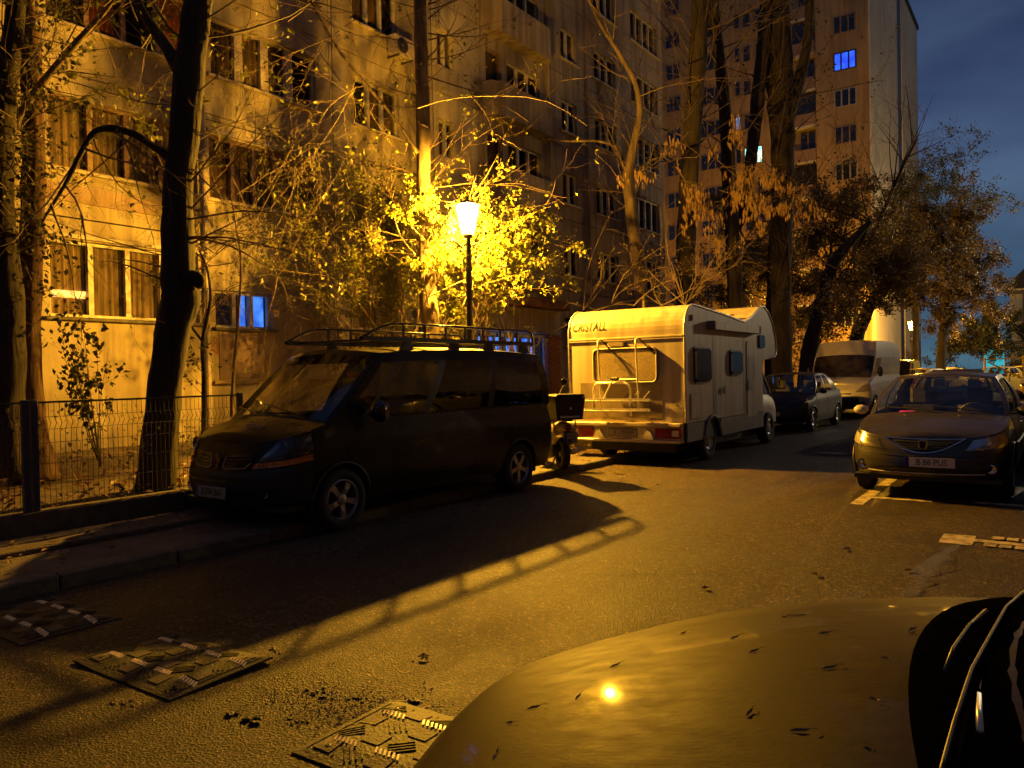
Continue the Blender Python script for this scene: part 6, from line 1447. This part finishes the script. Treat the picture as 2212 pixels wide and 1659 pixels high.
MB().grid([[(.55-.10*abs(u), .30*u*(1+.1*math.sin(v*4)), .55+.55*v) for u in np.linspace(-1, 1, 9)] for v in np.linspace(0, 1, 7)]).build('leg_cover', 'sack', t, smooth=True)
MB().box(-.30, .25, -.15, .15, .74, .86, .05).build('seat', 'black_plastic', t)
MB().tube([(.88, .05, .25), (.72, .05, .85)], .025, 6).tube([(.88, -.05, .25), (.72, -.05, .85)], .025, 6).tube([(.72, 0, .8), (.66, 0, 1.08)], .03, 6).build('fork', 'iron', t)
hb = MB().tube([(.52, .34, 1.04), (.62, .2, 1.08), (.66, 0, 1.07), (.62, -.2, 1.08), (.52, -.34, 1.04)], .016, 6).build('handlebar', 'iron', t)
for sg in (-1, 1):
    MB().tube([(.58, sg*.24, 1.08), (.56, sg*.30, 1.22), (.54, sg*.33, 1.28)], .008, 5).build('mirror_stem', 'alu', hb); MB().lathe([(.001, -.012), (.055, -.010), (.062, 0), (.055, .010), (.001, .012)], 14, 'x', (.53, sg*.34, 1.34)).build('mirror', 'black_gloss', hb, smooth=True)
MB().grid([[(.60+.06*v, .16*u*(1-.2*v), 1.10+.42*v) for u in (-1, -.5, 0, .5, 1)] for v in (0, .5, 1)]).build('windshield', 'glass', t, smooth=True)
bx = MB(); 
lo, hi = (.20, .20, .0), (.235, .235, .33)
bx.add([(sx*lo[0], sy*lo[1], 0) for sx, sy in ((-1, -1), (1, -1), (1, 1), (-1, 1))]+[(sx*hi[0], sy*hi[1], .33) for sx, sy in ((-1, -1), (1, -1), (1, 1), (-1, 1))], [(3, 2, 1, 0), (4, 5, 6, 7), (0, 1, 5, 4), (1, 2, 6, 5), (2, 3, 7, 6), (3, 0, 4, 7)])
b_ = bx.build('top_box', 'black_plastic', t, loc=(-.56, 0, .79)); MB().box(-.245, .245, -.245, .245, .333, .38, .03).build('lid', 'black_plastic', b_)
MB().box(-.222, -.206, -.15, .15, .03, .06).build('reflector_strip', 'vinyl', b_); MB().lathe([(.018, -.225), (.001, -.227)], 12, 'x', (0, -.01, .17)).build('badge', 'paint_yellow', b_)
MB().box(-.70, -.35, -.06, .06, .76, .785).build('carrier', 'iron', t)
MB().ball((-.66, 0, .66), .07, 12, 8, (.7, 1.1, .75)).build('tail_light', 'red_lens', t, smooth=True)
MB().tube([(-.58, 0, .60), (-.68, 0, .52), (-.71, 0, .44)], .05, 6).build('mudguard', 'black_plastic', t)
plate(t, -.735, -.02, .52, 'B 227', -1, 'plate_dirty', w=.20, h=.15, tilt=.15, two='VUB')
MB().tube([(-.1, -.16, .28), (-.35, -.18, .27), (-.62, -.18, .34)], .045, 9).build('exhaust', 'alu', t, smooth=True)
MB().ball((-.22, .13, .30), .13, 12, 8, (1.3, .6, .85)).build('engine_cover', 'iron', t, smooth=True)
MB().tube([(-.05, .0, .2), (-.1, .12, 0.0)], .014, 5).tube([(-.05, .0, .2), (-.1, -.12, 0.0)], .014, 5).build('stand', 'iron', t)

# ---- golden car in the foreground (nose pointing to the left)
t = thing('foreground_car', 'dusty golden brown car bonnet filling the lower right with the lamp mirrored in it', 'car', (.90, 1.72, 0), R(180))
s = dict(xf=2.32, xr=-2.1, hw=.88, zs=.22, Rw=.30, ra=.35, xw=(1.38, -1.25), zt=[(-2.2, .95), (0, .93), (.75, .94), (1.1, .925), (1.45, .865), (1.75, .79), (2.02, .70), (2.3, .58)],
         xA=.80, xC=-1.65, xAt=-.1, xCt=-1.1, yr=.62, zr=1.45, crown=.115, cf=.85, cr=.4, ef=2.35, taper=.06, side=[(0, .05, 'p'), (.05, .42, 'g'), (.42, .47, 'b'), (.47, .78, 'g'), (.78, 1, 'p')], fb=.16,
         fprof=[(0, -.05), (.3, 0), (.6, -.01), (.85, -.05), (1, -.10)])
b = make_body(t, s, 'paint_gold'); put_wheels(t, s['xw'], .88, .30, .19, 5, .19, 'spoke'); HOOD = b['hood']; HT = t
MB().box(.5, 1.15, -.72, .72, .78, .93, .04).build('dashboard', 'black_plastic', t); seats(t, (-.15,), .45); steering(t, .35, .36, .92)
MB().grid([[(.80+.17*(1-u*u)+dx, u*(.80), .935+.115*(1-u*u)*.9+dz) for u in np.linspace(-1.03, 1.03, 21)] for dx, dz in ((-.05, .020), (.0, .006), (.06, .012), (.13, .012), (.16, .002))]).build('cowl_panel', 'cowl_black', t, smooth=True)
iv = Matrix.Translation((.90, 1.72, 0)) @ Matrix.Rotation(R(180), 4, 'Z'); iv.invert()
def wip(nm, m_, pts, r, z):
    return MB().tube([tuple(iv @ gp(x, y, z+dz)) for x, y, dz in pts], r, 5).build(nm, m_, t, smooth=True)
w_ = wip('wiper_arm', 'iron', [(2025, 1700, .0), (2040, 1640, 0), (2062, 1560, .01), (2085, 1490, .02), (2100, 1445, .02), (2130, 1390, .02), (2175, 1310, .02), (2240, 1255, .02)], .0035, 1.07)
wip('wiper_blade', 'cowl_black', [(2070, 1700, .0), (2085, 1600, 0), (2105, 1500, .01), (2120, 1440, .01), (2160, 1350, .01), (2215, 1290, .01)], .007, 1.075)
for (a_, b_, c_, d_) in ((2118, 1435, 2112, 1490), (2113, 1500, 2118, 1580)): wip('blade_bracket', 'alu', [(a_, b_, 0), (c_, d_, 0)], .005, 1.085)
wip('cowl_trim', 'iron', [(2042, 1450, 0), (2060, 1400, 0), (2095, 1350, 0), (2130, 1318, 0)], .004, 1.062)
for sg in (-1, 1):
    hl = nosepatch(s, b, [(sg*.45, .74), (sg*.84, .70), (sg*.87, .95), (sg*.55, .95)], 'headlight', 'lens', t, .010); mirror_part(t, (.75, sg*.82, 1.0), sg, 'black_gloss')
MB().tube([tuple(onfront(s, b, y, .93, .004)) for y in np.linspace(-.84, .84, 33)], .005, 4).build('bonnet_seam', 'black_plastic', t)
# leaves, twigs lying on the bonnet
bpy.context.view_layer.update()
me = HOOD.data; mw = HT.matrix_world.copy(); bv = BVHTree.FromPolygons([mw @ v.co for v in me.vertices], [tuple(p.vertices) for p in me.polygons])
HL = [(1330, 1439, .020, 3, 'd'), (1250, 1507, .020, 40, 'd'), (1103, 1563, .020, -30, 'l'), (1072, 1632, .026, 60, 'd'), (1155, 1530, .030, -20, 'd'), (1715, 1331, .035, -12, 't'), (1783, 1369, .020, -5, 'd'), (1588, 1379, .018, 12, 'd'), (1630, 1408, .018, 5, 'd'), (1793, 1444, .022, -5, 'd'), (1914, 1424, .014, -35, 'l'),
      (1620, 1541, .018, 30, 'd'), (1888, 1513, .018, -55, 'l'), (1730, 1580, .024, -18, 'd'), (1972, 1361, .016, 12, 'd'), (1477, 1369, .012, 5, 'd'), (1867, 1609, .006, 0, 'l')]
for i, (px, py, sz, ang, k) in enumerate(HL):
    sz *= .82; hit = bv.ray_cast(CC, ray(px, py))
    if hit[0] is None: continue
    n_ = hit[1] if hit[1].z > 0 else -hit[1]; a = (CR*math.cos(R(ang))+CF*1.6*math.sin(R(ang))); a = (a-n_*a.dot(n_)).normalized(); c_ = n_.cross(a)
    mb = MB()
    if k == 't':
        mb.tube([-a*sz, -a*sz*.3+n_*.004, a*sz*.2+n_*.002, a*sz+n_*.001], .0011, 4); mb.tube([-a*sz*.9, -a*sz*.95+c_*.008+n_*.006], .001, 3)
    else:
        mb.add([-a*sz+n_*.001, -a*sz*.3+c_*sz*.13+n_*.005, -a*sz*.3-c_*sz*.10+n_*.001, a*sz*.4+c_*sz*.12+n_*.004, a*sz*.4-c_*sz*.10+n_*.0015, a*sz+n_*.006], [(0, 2, 1), (1, 2, 4, 3), (3, 4, 5)]); mb.tube([a*sz+n_*.006, a*sz*1.5+n_*.004], .0006, 3)
    dist = 'upper' if py < 1400 else 'lower'
    labs = {1330: 'thin dark leaf just above right of the mirrored lamp on the bonnet', 1250: 'slanting dark leaf touching the lower left of the mirrored lamp on the bonnet', 1103: 'pale curled leaf low on the left part of the bonnet', 1072: 'dark leaf nearest the bottom edge at the left of the bonnet', 1155: 'faint curved stalk on the bonnet left of the mirrored lamp', 1715: 'longest twig lying near the far edge of the bonnet', 1783: 'thin leaf below the long twig on the bonnet', 1588: 'thin dark leaf at the tip of the bright reflection on the bonnet', 1630: 'dark leaf midway between the mirrored lamp and the long twig', 1793: 'twisted leaf in the middle of the right half of the bonnet', 1914: 'short pale leaf on the bonnet nearest the black windscreen base',
            1620: 'rolled leaf on the bonnet right of and below the mirrored lamp', 1888: 'pale upright leaf low on the right part of the bonnet', 1730: 'dark leaf lowest in the middle of the bonnet', 1972: 'tiny leaf on the bonnet below the far end of the windscreen base', 1477: 'tiny speck of leaf inside the bright reflection patch on the bonnet', 1867: 'white fleck low on the bonnet by the windscreen base'}
    tag(mb.build('twig' if k == 't' else 'fallen_leaf', {'d': 'wood', 'l': 'litter', 't': 'wood'}[k], loc=tuple(hit[0])), labs[px], 'twig' if k == 't' else 'leaf', 'leaves lying on the golden bonnet')
